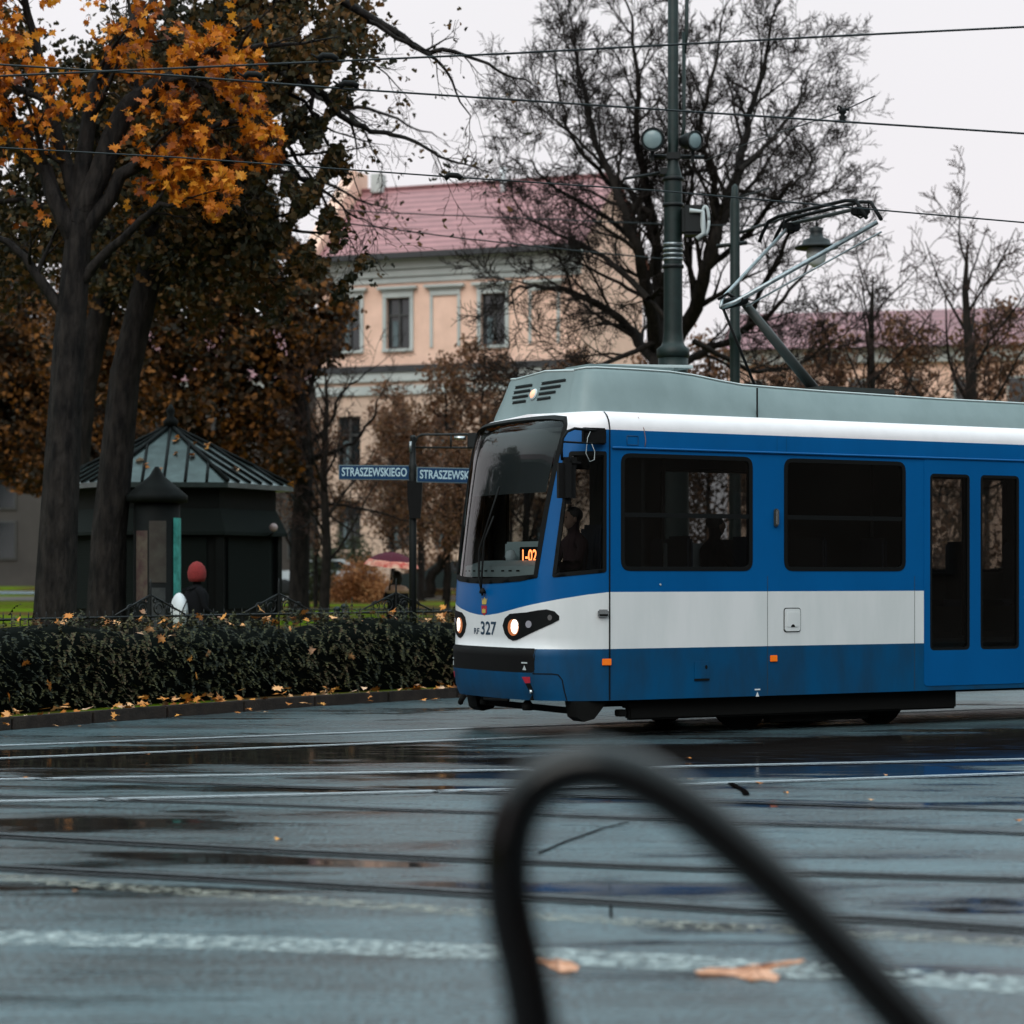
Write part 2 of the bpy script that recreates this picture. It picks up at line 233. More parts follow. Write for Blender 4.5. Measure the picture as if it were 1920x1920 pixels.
class MB:
    def __init__(s): s.v = []; s.f = []; s.m = []; s.mats = []; s.sm = []
    def mi(s, m):
        if m not in s.mats: s.mats.append(m)
        return s.mats.index(m)
    def add(s, vs, fs, m, smooth=False):
        o = len(s.v); k = s.mi(m); s.v.extend(tuple(v) for v in vs)
        for f in fs: s.f.append(tuple(i + o for i in f)); s.m.append(k); s.sm.append(smooth)
    def box(s, c, d, m, rz=0, bevel=0, rot=None):
        x, y, z = d[0] / 2, d[1] / 2, d[2] / 2
        if bevel:
            bm = bmesh.new(); bmesh.ops.create_cube(bm, size=1, matrix=Matrix.Diagonal((d[0], d[1], d[2], 1)))
            bmesh.ops.bevel(bm, geom=bm.edges[:], offset=bevel, segments=2, affect='EDGES'); bm.verts.index_update()
            vs = [v.co.copy() for v in bm.verts]; fs = [[v.index for v in f.verts] for f in bm.faces]; bm.free()
        else:
            vs = [Vector((a * x, b * y, e_ * z)) for a in (-1, 1) for b in (-1, 1) for e_ in (-1, 1)]
            fs = [(0, 1, 3, 2), (4, 6, 7, 5), (0, 4, 5, 1), (2, 3, 7, 6), (0, 2, 6, 4), (1, 5, 7, 3)]
        mt = (rot if rot is not None else Matrix.Rotation(rz, 3, 'Z'))
        s.add([mt @ v + Vector(c) for v in vs], fs, m)
    def tube(s, pts, r, m, n=8, caps=True, smooth=True, flat=1):
        pts = [Vector(p) for p in pts]; rs = r if isinstance(r, (list, tuple)) else [r] * len(pts)
        vs, fs = [], []; up = None
        for i, p in enumerate(pts):
            t = (pts[min(i + 1, len(pts) - 1)] - pts[max(i - 1, 0)])
            if t.length < 1e-9: t = Vector((0, 0, 1))
            t.normalize()
            if up is None:
                up = t.orthogonal().normalized()
            else:
                up = (up - t * up.dot(t))
                up = up.normalized() if up.length > 1e-6 else t.orthogonal().normalized()
            b = t.cross(up)
            for k in range(n):
                a = 2 * math.pi * k / n; vs.append(p + (up * math.cos(a) * flat + b * math.sin(a)) * rs[i])
        for i in range(len(pts) - 1):
            for k in range(n):
                a, b2 = i * n + k, i * n + (k + 1) % n; fs.append((a, b2, b2 + n, a + n))
        if caps: fs.append(tuple(range(n - 1, -1, -1))); fs.append(tuple(range((len(pts) - 1) * n, len(pts) * n)))
        s.add(vs, fs, m, smooth)
    def lathe(s, prof, m, c=(0, 0, 0), n=20, smooth=True, rot=None):
        vs, fs = [], []
        mt = rot if rot is not None else Matrix.Identity(3)
        for r, z in prof:
            for k in range(n):
                a = 2 * math.pi * k / n; vs.append(mt @ Vector((r * math.cos(a), r * math.sin(a), z)) + Vector(c))
        for i in range(len(prof) - 1):
            for k in range(n):
                a, b2 = i * n + k, i * n + (k + 1) % n; fs.append((a, b2, b2 + n, a + n))
        fs.append(tuple(range(n - 1, -1, -1))); fs.append(tuple(range((len(prof) - 1) * n, len(prof) * n)))
        s.add(vs, fs, m, smooth)
    def prism(s, pts, d, m, plane='xz', c=(0, 0, 0), rz=0):      # outline extruded +-d/2 along the third axis
        n = len(pts); vs = []
        for sg in (-1, 1):
            for a, b in pts:
                v = Vector((a, sg * d / 2, b)) if plane == 'xz' else Vector((a, b, sg * d / 2)) if plane == 'xy' else Vector((sg * d / 2, a, b))
                vs.append(Matrix.Rotation(rz, 3, 'Z') @ v + Vector(c))
        fs = [tuple(range(n - 1, -1, -1)), tuple(range(n, 2 * n))] + [(i, (i + 1) % n, (i + 1) % n + n, i + n) for i in range(n)]
        s.add(vs, fs, m)
    def build(s, name, parent=None, loc=None, recalc=False):
        me = bpy.data.meshes.new(name); me.from_pydata(s.v, [], s.f); me.update()
        for m in s.mats: me.materials.append(m)
        me.polygons.foreach_set('material_index', s.m); me.polygons.foreach_set('use_smooth', s.sm)
        if recalc:
            bm = bmesh.new(); bm.from_mesh(me); bmesh.ops.recalc_face_normals(bm, faces=bm.faces[:]); bm.to_mesh(me); bm.free()
        o = bpy.data.objects.new(name, me); link(o, parent)
        if loc is not None: o.location = loc
        return o

def inpoly(x, y, poly):
    r = False; j = len(poly) - 1
    for i in range(len(poly)):
        xi, yi = poly[i]; xj, yj = poly[j]
        if (yi > y) != (yj > y) and x < (xj - xi) * (y - yi) / (yj - yi) + xi: r = not r
        j = i
    return r
def rpoly(pts, r, n=5):
    out = []
    for i, p in enumerate(pts):
        a, b, c = Vector(pts[i - 1]), Vector(p), Vector(pts[(i + 1) % len(pts)])
        rr = r[i] if isinstance(r, (list, tuple)) else r
        d1, d2 = (a - b), (c - b); q = min(rr, d1.length * .48, d2.length * .48); s0 = b + d1.normalized() * q; s1 = b + d2.normalized() * q
        if q < 1e-4: out.append(tuple(b)); continue
        for k in range(n + 1):
            t = k / n; out.append(tuple(s0 * (1 - t) ** 2 + b * 2 * t * (1 - t) + s1 * t * t))
    return out
def inset(poly, d):           # shrink an outline (anti-clockwise or clockwise) by d
    n = len(poly); A = sum(poly[i][0] * poly[(i + 1) % n][1] - poly[(i + 1) % n][0] * poly[i][1] for i in range(n)); sg = 1 if A > 0 else -1
    out = []
    for i in range(n):
        a, b, c = Vector(poly[i - 1]), Vector(poly[i]), Vector(poly[(i + 1) % n]); t = (c - a)
        if t.length < 1e-9: t = Vector((1, 0))
        t.normalize(); out.append((b.x - t.y * d * sg, b.y + t.x * d * sg))
    return out
def dense(poly, step=.07, closed=True):
    out = []; n = len(poly)
    for i in range(n if closed else n - 1):
        a, b = poly[i], poly[(i + 1) % n]; k = max(1, int(math.dist(a, b) / step))
        for j in range(k): out.append((a[0] + (b[0] - a[0]) * j / k, a[1] + (b[1] - a[1]) * j / k))
    if not closed: out.append(poly[-1])
    return out
def text_mesh(body, size, ex=.0, sxx=1.0):
    cu = bpy.data.curves.new('t', 'FONT'); cu.body = body; cu.size = size; cu.align_x = 'CENTER'; cu.align_y = 'CENTER'; cu.offset = size * .018
    cu.resolution_u = 4
    o = bpy.data.objects.new('t', cu); COL.objects.link(o); dg = bpy.context.evaluated_depsgraph_get(); dg.update()
    me = bpy.data.meshes.new_from_object(o.evaluated_get(dg)); vs = [(v.co.x * sxx, v.co.y) for v in me.vertices]; fs = [tuple(p.vertices) for p in me.polygons]
    bpy.data.objects.remove(o); bpy.data.curves.remove(cu); bpy.data.meshes.remove(me); return vs, fs

# ================================================================== SETTING
# ---- road
b = MB(); xs = list(np.linspace(-160, 200, 10)); ys = list(np.linspace(-120, 320, 12))
vs = [(x, y, 0) for y in ys for x in xs]; fs = [(j * 10 + i, j * 10 + i + 1, (j + 1) * 10 + i + 1, (j + 1) * 10 + i) for j in range(11) for i in range(9)]
b.add(vs, fs, M['asphalt']); tag(b.build('road'), 'wet dark asphalt street with puddles', None, kind='structure')

KERB = [(-11, -40), (-10.2, 4), (-9.2, 12), (-8.0, 17), (-6.6, 20.8), (-5.2, 23.4), (-3.9, 25.45), (-2.42, 27.6), (-.72, 29.55), (1.5, 31.3), (4.2, 32.9), (9, 35.2), (20, 40), (60, 57), (200, 118)]
def kz(x, y):
    def ss(a, b_, t): t = min(max((t - a) / (b_ - a), 0), 1); return t * t * (3 - 2 * t)
    return .115 + .52 * ss(44, 72, y) + .42 * ss(70, 108, y)
poly = KERB + [(200, 300), (-150, 300), (-150, -40)]
pts = [Vector(p) for p in dense(poly, 3)]; nE = len(pts); edges = [(i, (i + 1) % nE) for i in range(nE)]
for x in list(range(-40, 60, 3)):
    for y in list(range(20, 130, 3)):
        if inpoly(x, y, poly): pts.append(Vector((x + .01, y + .01)))
V2, _, F2, *_ = delaunay_2d_cdt(pts, edges, [], 0, 1e-5)
b = MB(); fs = [f for f in F2 if inpoly(sum(V2[i].x for i in f) / 3, sum(V2[i].y for i in f) / 3, poly)]
b.add([(v.x, v.y, kz(v.x, v.y)) for v in V2], fs, M['park'], True); tag(b.build('park_ground'), 'lawn of the park with brown leaf litter', kind='structure')

def strip_along(path, w, z, m, name, kind='structure', label=None, parent=None, zf=None):
    b = MB(); n = len(path); vs = []
    for i, p in enumerate(path):
        a, c = Vector(path[max(i - 1, 0)]), Vector(path[min(i + 1, n - 1)]); t = (c - a).normalized(); nn = Vector((-t.y, t.x))
        for sg in (-1, 1):
            q = Vector(p) + nn * sg * w / 2; vs.append((q.x, q.y, (zf(q.x, q.y) if zf else 0) + z))
    b.add(vs, [(2 * i, 2 * i + 2, 2 * i + 3, 2 * i + 1) for i in range(n - 1)], m); o = b.build(name, parent)
    if kind: o['kind'] = kind
    if label: o['label'] = label
    return o
def sub(path, step): return dense(path, step, closed=False)
# ---- kerb stones
b = MB(); kp = sub([p for p in KERB if 3 < p[1] < 60], 1.0)
for p, q in zip(kp, kp[1:]):
    p, q = Vector(p), Vector(q); t = (q - p).normalized(); nn = Vector((-t.y, t.x)); c = (p + q) / 2 + nn * .07; l = (q - p).length - .012
    b.box((c.x, c.y, .055), (l, .15, .15), M['kerb'], rz=math.atan2(t.y, t.x), bevel=.012)
tag(b.build('kerb'), 'row of dark wet kerb stones along the hedge', kind='structure')
# ---- park paths
strip_along([(x, 84 + .05 * x) for x in range(-40, 60, 2)], 6, .02, M['path'], 'park_path', zf=kz)
strip_along([(-40 + 2 * i, 92) for i in range(17)] + [(-6.5, 92)], 5, .03, M['wetpath'], 'wet_path', zf=kz)

# ---- tram tracks
TH = R(29.1); CT, ST = math.cos(TH), math.sin(TH); OX, OY = .963, 22.2
def L2W(u, v): return (OX + u * CT - v * ST, OY + u * ST + v * CT)
def track(name, rails, label, dim=False, gw=.085):
    RS = M['raildim'] if dim else M['railsteel']  # near rails: weaker glint at this angle put into the steel colour
    b = MB()
    for path in rails:
        n = len(path)
        for off, w, z, m in ((0, .035 if dim else .058, .008, RS), (.020 + (gw if dim else .05) / 2 + .02, gw if dim else .05, .006, M['groove']), (-.046, .03, .0055, M['groove']), (.06 + (gw if dim else .05) / 2 + .015, .022, .007, RS)):
            vs = []
            for i, p in enumerate(path):
                a, c = Vector(path[max(i - 1, 0)]), Vector(path[min(i + 1, n - 1)]); t = (c - a).normalized(); nn = Vector((-t.y, t.x))
                if nn.y < 0: nn = -nn
                for sg in (1, -1):
                    q = Vector(p) + nn * (sg * w / 2 - off); vs.append((q.x, q.y, z))
            b.add(vs, [(2 * i, 2 * i + 1, 2 * i + 3, 2 * i + 2) for i in range(n - 1)], m)
    o = b.build(name, recalc=False); tag(o, label, kind='structure'); return o
track('tram_track', [[L2W(-14 + 4 * i, .48) for i in range(14)], [L2W(-14 + 4 * i, 1.92) for i in range(14)]], 'grooved rails the tram runs on')
def qpath(pxs):      # a smooth ground curve through measured points
    P = [((x - 960) / F_PX * (EYE * F_PX / (y - HZ)), EYE * F_PX / (y - HZ)) for x, y in pxs]
    (x0, y0), (x1, y1), (x2, y2) = P
    c = np.polyfit([x0, x1, x2], [y0, y1, y2], 2)
    return [(x, c[0] * x * x + c[1] * x + c[2]) for x in np.arange(-9, 11, .5)]
track('tram_track', [qpath([(330, 1456), (960, 1444), (1592, 1431)]), qpath([(330, 1496), (960, 1480), (1592, 1461)])], 'rails curving just in front of the tram')
track('tram_track', [qpath([(330, 1468), (960, 1488), (1592, 1509)]), qpath([(330, 1503), (960, 1525), (1592, 1549)])], 'rails crossing the curved track', True)
track('tram_track', [qpath([(330, 1583), (960, 1613), (1592, 1637)]), qpath([(330, 1641), (960, 1677), (1592, 1717)])], 'nearest pair of rails', True, .15)
strip_along(sub(qpath([(330, 1672), (720, 1700), (1400, 1742)]), .3), .22, .004, M['marking2'], 'road_marking', label='faded yellowish line beside the nearest rail')
strip_along(sub(qpath([(330, 1766), (880, 1786), (1592, 1826)]), .3), .36, .004, M['marking'], 'road_marking', label='worn white line across the near road')

# ---- puddle sheet near the tram is part of the asphalt; crack lines
b = MB()
for pl, w in (([(1010, 1602), (1060, 1580), (1130, 1555), (1180, 1543)], .02), ([(1370, 1470), (1395, 1484), (1400, 1492)], .05), ([(1145, 1700), (1146, 1722)], .012)):
    P = [((x - 960) / F_PX * (EYE * F_PX / (y - HZ)), EYE * F_PX / (y - HZ)) for x, y in pl]
    for i in range(len(P) - 1):
        p, q = Vector(P[i]), Vector(P[i + 1]); t = (q - p).normalized(); nn = Vector((-t.y, t.x)) * w / 2
        b.add([(p + nn).to_3d() + Vector((0, 0, .009)), (p - nn).to_3d() + Vector((0, 0, .009)), (q - nn).to_3d() + Vector((0, 0, .009)), (q + nn).to_3d() + Vector((0, 0, .009))], [(0, 1, 2, 3)], M['groove'])
tag(b.build('road_crack'), 'thin dark cracks in the asphalt', kind='structure')

# ================================================================== TRAM
ctrl = [(0.0, 1.2), (-.15, 1.17), (-.32, 1.10), (-.47, 1.015), (-.595, .91), (-.68, .77), (-.735, .56), (-.76, .29), (-.765, 0.0)]
def catmull(ps, n=12):
    Q = [(2 * ps[0][0] - ps[1][0], ps[0][1])] + ps + [(ps[-2][0], -ps[-2][1])]; out = []
    for i in range(1, len(Q) - 2):
        for k in range(n):
            t = k / n; a, b_, c, d = Q[i - 1], Q[i], Q[i + 1], Q[i + 2]
            out.append(tuple(.5 * ((2 * b_[j]) + (-a[j] + c[j]) * t + (2 * a[j] - 5 * b_[j] + 4 * c[j] - d[j]) * t * t + (-a[j] + 3 * b_[j] - 3 * c[j] + d[j]) * t ** 3) for j in (0, 1)))
    out.append(ps[-1]); return out
PLN = catmull(ctrl); CUM = [0]
for a_, b_ in zip(PLN, PLN[1:]): CUM.append(CUM[-1] + math.dist(a_, b_))
NL = CUM[-1]; UN = .765; ZR = 3.045
SBT = [(.30, .06), (.37, .045), (.48, .0), (.64, -.03), (.86, -.035), (.885, 0), (1.3, .0), (1.6, .02), (1.9, .06), (2.2, .105), (2.5, .155), (2.8, .21), (2.95, .25), (3.045, .29), (3.3, .30)]
def lerpT(T, x):
    if x <= T[0][0]: return T[0][1]
    for (a, p), (c, q) in zip(T, T[1:]):
        if x <= c: return p + (q - p) * (x - a) / (c - a)
    return T[-1][1]
def SP(s, h):            # tram skin: s runs round the nose from the cab seam, h up
    side = 1
    if s < -NL: s = -2 * NL - s; side = -1
    if s >= 0: u, w = s, 1.2
    else:
        i = min(int(np.searchsorted(CUM, -s, side='right')) - 1, len(PLN) - 2); t = (-s - CUM[i]) / (CUM[i + 1] - CUM[i]); a, c = PLN[i], PLN[i + 1]
        u = a[0] + (c[0] - a[0]) * t; w = a[1] + (c[1] - a[1]) * t
    z = h; ins = 0
    if h > ZR:
        q = min((h - ZR) / .25, 1) * R(80); z = ZR + .19 * math.sin(q) / math.sin(R(80)); ins = .16 * (1 - math.cos(q))
    sbv = lerpT(SBT, h) + ins * 1.6
    if u < 0: u *= (1 - sbv / UN)
    w *= (1 - ins / 1.2)
    return Vector((u, 1.2 - side * w, z))
def SN(s, h):
    e_ = .012; n = (SP(s + e_, h) - SP(s - e_, h)).cross(SP(s, h + e_) - SP(s, h - e_))
    return n.normalized() if n.length > 1e-9 else Vector((0, -1, 0))
def SO(s, h, off): return SP(s, h) + SN(s, h) * off
def mir(s): return -2 * NL - s
def cdt(outlines, lines, extra):
    pts, edges = [], []
    for pl in outlines:
        o = len(pts); pts += [Vector(p) for p in pl]; edges += [(o + i, o + (i + 1) % len(pl)) for i in range(len(pl))]
    for ln in lines:
        o = len(pts); pts += [Vector(p) for p in ln]; edges += [(o + i, o + i + 1) for i in range(len(ln) - 1)]
    pts += [Vector(p) for p in extra]
    v, _, f, *_ = delaunay_2d_cdt(pts, edges, [], 0, 1e-4); return v, f
def patch(name, outline, m, parent, out=.004, inn=-.012, holes=(), step=.07, grid=.09, smooth=True):
    outl = dense(outline, step); hs = [dense(h, step) for h in holes]
    xs_ = [p[0] for p in outl]; ys_ = [p[1] for p in outl]; ex = []
    if max(xs_) > .3: grid = max(grid, .25)
    x = min(xs_) + grid / 2
    while x < max(xs_):
        y = min(ys_) + grid / 2
        while y < max(ys_):
            if inpoly(x, y, outline) and not any(inpoly(x, y, h) for h in holes): ex.append((x, y))
            y += grid
        x += grid
    v, f = cdt([outl] + hs, [], ex); keep = []
    for t in f:
        cx = sum(v[i].x for i in t) / 3; cy = sum(v[i].y for i in t) / 3
        if inpoly(cx, cy, outline) and not any(inpoly(cx, cy, h) for h in holes): keep.append(tuple(t))
    b = MB(); b.add([SO(p.x, p.y, out) for p in v], keep, m, smooth)
    if inn is not None:
        ec = {}
        for t in keep:
            for i in range(3):
                a, c = t[i], t[(i + 1) % 3]; ec[(a, c)] = 1
        bd = [(a, c) for a, c in ec if (c, a) not in ec]
        vs, fs = [], []
        for a, c in bd:
            o = len(vs); vs += [SO(v[a].x, v[a].y, out), SO(v[c].x, v[c].y, out), SO(v[c].x, v[c].y, inn), SO(v[a].x, v[a].y, inn)]; fs.append((o + 1, o, o + 3, o + 2))
        b.add(vs, fs, m)
    return b.build(name, parent)

tram = empty('tram', (OX, OY, 0), TH, 'blue and white tram with lit headlights and raised pantograph on the wet rails', 'tram')
UEND = 14.0
hlo = [(-1.229, 1.103), (-1.19, 1.178), (-1.106, 1.222), (-.988, 1.232), (-.847, 1.242), (-.722, 1.263), (-.632, 1.272), (-.553, 1.252), (-.508, 1.207), (-.508, 1.17), (-.574, 1.133), (-.722, 1.069), (-.868, 1.009), (-.988, .966), (-1.054, .957), (-1.125, .977), (-1.19, 1.024)]
wsr = [(-.743, 1.584), (-.718, 1.916), (-.691, 2.284), (-.652, 2.653), (-.622, 2.917), (-.612, 3.10), (-.66, 3.185), (-.9, 3.22), (-1.25, 3.235)]
wsb = [(-1.284, 1.53), (-.968, 1.547)]
WS = [(-NL, 1.52)] + [(-1.284, 1.53), (-.968, 1.547)] + wsr + [(-NL, 3.24)] + [(mir(s), h) for s, h in reversed(wsr)] + [(mir(s), h) for s, h in reversed(wsb)]
CW = rpoly([(-.591, 1.584), (-.036, 1.637), (-.044, 2.83), (-.525, 2.83)], .03)
sidew = [(.130, 1.715), (2.11, 3.70), (5.62, 7.2), (7.6, 9.2), (9.6, 11.2), (11.6, 13.2)]
def sw(a, c): return rpoly([(a, 1.652), (c, 1.652), (c, 2.818), (a, 2.818)], .11)
near_w = [sw(a, c) for a, c in sidew]; door = rpoly([(3.95, .42), (5.36, .42), (5.36, 2.86), (3.95, 2.86)], .05)
doorglass = [rpoly([(a, .8), (a + .55, .8), (a + .55, 2.7), (a, 2.7)], .06) for a in (4.03, 4.73)]
def mirp(p): return [(mir(s), h) for s, h in p][::-1]
holes = [WS, CW, mirp(CW)] + near_w + [mirp(p) for p in near_w] + doorglass
Vn = [(0, 1.442), (-.239, 1.416), (-.503, 1.374), (-.777, 1.321), (-1.071, 1.265), (-1.309, 1.225), (-1.50, 1.206), (-NL, 1.202)]
vline = [(UEND, 1.442)] + Vn + [(mir(s), h) for s, h in reversed(Vn[:-1])] + [(mir(UEND), 1.442)]
vline = sorted(dense(vline, .12, False) if False else vline)
S0, S1, H0, H1 = mir(UEND), UEND, .37, 3.295
bz = [(-.75, .88), (-.735, .68), (-.76, .645), (mir(-.76), .645), (mir(-.735), .68), (mir(-.75), .88)]
def vz(s):
    for (a, p), (c, q) in zip(vline, vline[1:]):
        if a <= s <= c: return p + (q - p) * (s - a) / (c - a + 1e-12)
    return 1.442
cols = list(np.arange(mir(0), .001, .055)) + list(np.arange(.15, UEND, 1.0)) + list(mir(x) for x in np.arange(.15, UEND, 1.0))
rows = [.43, .48, .56, .64, .72, .80, .86, .885, 1.0, 1.15, 1.3, 1.45, 1.6, 1.75, 1.9, 2.05, 2.2, 2.35, 2.5, 2.65, 2.8, 2.95, 3.08, 3.115, 3.15, 3.185, 3.22, 3.26]
def near_line(s, h): return any(inpoly(s, h, w) for w in holes)
extra = [(s, h) for s in cols for h in rows if S0 < s < S1 and not near_line(s, h)]
hz_lines = [[(S0, .88), (S1, .88)], [(S0, ZR), (S1, ZR)], vline, bz]
hz_lines = [dense(l, .11, False) if l is not vline else l for l in hz_lines]
dl = []
for l in [[(S0, .88), (S1, .88)], [(S0, ZR), (S1, ZR)]]:
    xs_ = sorted(set([S0, S1] + cols)); dl.append([(x, l[0][1]) for x in xs_ if S0 <= x <= S1])
dl.append([(x, vz(x)) for x in sorted(set([S0, S1] + cols + [p[0] for p in vline])) if S0 <= x <= S1]); dl.append(dense(bz, .055, False))
outl = [(x, H0) for x in sorted(set([S0, S1] + cols)) if S0 <= x <= S1] + [(x, H1) for x in sorted(set([S0, S1] + cols), reverse=True) if S0 <= x <= S1]
BV, BF = cdt([outl] + [dense(h, .08) for h in holes], dl, extra)
body = MB(); groups = {}; allk = []
bpoly = bz
for t in BF:
    cx = sum(BV[i].x for i in t) / 3; cy = sum(BV[i].y for i in t) / 3
    if any(inpoly(cx, cy, w) for w in holes): continue
    if cy > ZR: k = 'roofwhite'
    elif cy > vz(cx): k = 'blue'
    elif cy > .88: k = 'white'
    elif inpoly(cx, cy, bpoly): k = 'blackplast'
    else: k = 'blueshaded'
    groups.setdefault(k, []).append(tuple(t)); allk.append(tuple(t))
Pv = [SP(p.x, p.y) for p in BV]; body.v = [tuple(p) for p in Pv]
for k, fl in groups.items():
    mi_ = body.mi(M[k])
    for f in fl: body.f.append(f); body.m.append(mi_); body.sm.append(True)
# roof deck
deck = [SP(s, H1) for s in sorted(set([S0, S1] + cols)) if S0 <= s <= S1]
o_ = len(body.v); body.v += [tuple(p) for p in deck] + [(p.x, 1.2 + (p.y - 1.2) * .1, 3.26) for p in deck]; n_ = len(deck); mi_ = body.mi(M['roofwhite'])
for i in range(n_ - 1): body.f.append((o_ + i, o_ + i + 1, o_ + n_ + i + 1, o_ + n_ + i)); body.m.append(mi_); body.sm.append(True)
body.box((UEND + .02, 1.2, 1.85), (.04, 2.38, 2.9), M['rubber'])
body_o = body.build('body', tram)
lin = MB(); lin.add([SO(p.x, p.y, -.05) for p in BV], [f[::-1] for f in allk], M['lining'], True); lin.build('interior_lining', tram)

# windows
def window(nm, outline, gm, fw=.035, cuts=None, step=.07, parent=tram):
    g = patch(nm, inset(outline, fw * .5), gm, parent, out=-.008, inn=None, step=step)
    patch('window_frame', outline, M['rubber'], g, out=.005, inn=-.05, holes=[inset(outline, fw)], step=step)
    if cuts:
        a, c, h = cuts; patch('transom', [(a + .03, h - .02), (c - .03, h - .02), (c - .03, h + .025), (a + .03, h + .025)], M['rubber'], g, out=.0, inn=-.03)
    return g
wsg = window('windscreen', WS, M['wsglass'], .055, step=.06)
# top of the windscreen carries a dark sun strip, inside
def inner_sheet(nm, outline, m, off, parent): return patch(nm, outline, m, parent, out=off, inn=None)
inner_sheet('sun_blind', [(mir(-.80), 2.44), (-.80, 2.44), (-.76, 2.86), (mir(-.76), 2.86)], mat('blind_fabric', (.035, .038, .04), .6), -.06, wsg)
inner_sheet('destination_box', [(mir(-.74), 2.87), (-.74, 2.87), (-.70, 3.15), (mir(-.70), 3.15)], M['lining'], -.10, wsg)
window('cab_window', CW, M['glass'], .04)
window('cab_window', mirp(CW), M['glass'], .04)
for a, c in sidew:
    window('side_window', sw(a, c), M['glass'], .042, (a, c, 2.205))
    window('side_window', mirp(sw(a, c)), M['glass'], .042)
dr = patch('door', door, M['blue'], tram, out=.006, inn=-.02, holes=doorglass)
for g_ in doorglass: window('door_window', g_, M['glass'], .03, parent=dr)

# seams, gutter
patch('cab_seam', [(-.008, .375), (.008, .375), (.008, 3.27), (-.008, 3.27)], M['rubber'], tram, out=.002, inn=None)
b = MB(); b.tube([SO(.03, 2.868, .0)] + [SO(s, 2.868, .006) for s in np.arange(.1, UEND, 1)], .014, M['blue'], 6); b.build('rain_gutter', tram)
patch('cab_seam', [(-.475, .578), (-.459, .375), (-.447, .375), (-.463, .578), (-.500, .634), (-.56, .642), (-.76, .642), (-.76, .632), (-.56, .631), (-.507, .623)], M['rubber'], tram, out=.003, inn=None, step=.04)
patch('cab_seam', [(-.755, .872), (mir(-.755), .872), (mir(-.755), .884), (-.755, .884)], M['rubber'], tram, out=.004, inn=None)
patch('bumper_edge', [(-.75, .64), (-.742, .64), (-.728, .876), (-.736, .876)], M['rubber'], tram, out=.003, inn=None, step=.05)

# headlights
def disc_sh(s, h, rs, rh, n=20): return [(s + rs * math.cos(2 * math.pi * k / n), h + rh * math.sin(2 * math.pi * k / n)) for k in range(n)]
for mm in (0, 1):
    f_ = (lambda p: mirp(p)) if mm else (lambda p: p)
    hl = patch('headlight', f_(hlo), M['rubber'], tram, out=.006, inn=-.01, step=.05, grid=.06)
    patch('lamp_rim', f_(disc_sh(-1.045, 1.088, .085, .083)), M['lampamber'], hl, out=.009, inn=.0, step=.05, grid=.04)
    patch('headlamp', f_(disc_sh(-1.02, 1.096, .056, .072)), M['lamp'], hl, out=.013, inn=.0, step=.05, grid=.04)
    patch('fog_lamp', f_(disc_sh(-.827, 1.123, .036, .036)), M['lens'], hl, out=.012, inn=.0, step=.05, grid=.04)
    patch('indicator', f_(disc_sh(-.60, 1.191, .022, .028)), mat('indicator_lens', (.10, .09, .09), .2), hl, out=.011, inn=.0, step=.05, grid=.04)
for mm in (0, 1):
    f_ = (lambda p: mirp(p)) if mm else (lambda p: p)
    rk = patch('towing_flap', f_([(-.894, .602), (-.793, .604), (-.80, .545), (-.862, .540)]), M['red'], tram, out=.004, inn=.0)
    patch('recess', f_([(-.86, .535), (-.80, .54), (-.775, .46), (-.80, .445), (-.83, .46)]), M['rubber'], tram, out=.004, inn=.0)
b = MB(); b.tube([SO(-.80, .475, .01), SO(-.79, .455, .03)], .018, M['chrome'], 8); b.build('tow_hook', tram)
def jack(s, h, k=1.0, m=M['white']):
    j = patch('jacking_mark', [(s - .045 * k, h), (s + .045 * k, h), (s + .045 * k, h + .014), (s - .045 * k, h + .014)], m, tram, out=.004, inn=.0)
    patch('triangle', [(s - .028 * k, h - .065), (s + .028 * k, h - .065), (s, h - .018)], m, j, out=.004, inn=.0)
jack(-.855, .735, .8, M['lightin']); jack(mir(-.855), .735, .8, M['lightin']); jack(1.775, .43, .75, M['white'])

# lettering and crest
def surf_text(nm, body_, s0, h0, size, m, parent, out=.003, sxx=1.0):
    vs, fs = text_mesh(body_, size, 0, sxx); b = MB(); b.add([SO(s0 + x, h0 + y, out) for x, y in vs], fs, m); return b.build(nm, parent)
surf_text('lettering', 'RF', -1.765, 1.035, .085, M['navy'], tram, sxx=1.35)
surf_text('lettering', '327', -1.52, 1.065, .185, M['navy'], tram, sxx=1.18)
cr_ = patch('crest', [(-1.60 - .055, 1.30), (-1.60 + .055, 1.30), (-1.60 + .05, 1.225), (-1.60, 1.20), (-1.60 - .05, 1.225)], M['red'], tram, out=.005, inn=.0, step=.03, grid=.03)
patch('crown', [(-1.655, 1.375), (-1.635, 1.345), (-1.60, 1.385), (-1.565, 1.345), (-1.545, 1.375), (-1.56, 1.312), (-1.64, 1.312)], M['gold'], cr_, out=.006, inn=.0, step=.03, grid=.03)
patch('castle', [(-1.635, 1.225), (-1.565, 1.225), (-1.565, 1.265), (-1.58, 1.265), (-1.585, 1.25), (-1.6, 1.275), (-1.615, 1.25), (-1.62, 1.265), (-1.635, 1.265)], M['gold'], cr_, out=.008, inn=.0, step=.03, grid=.03)

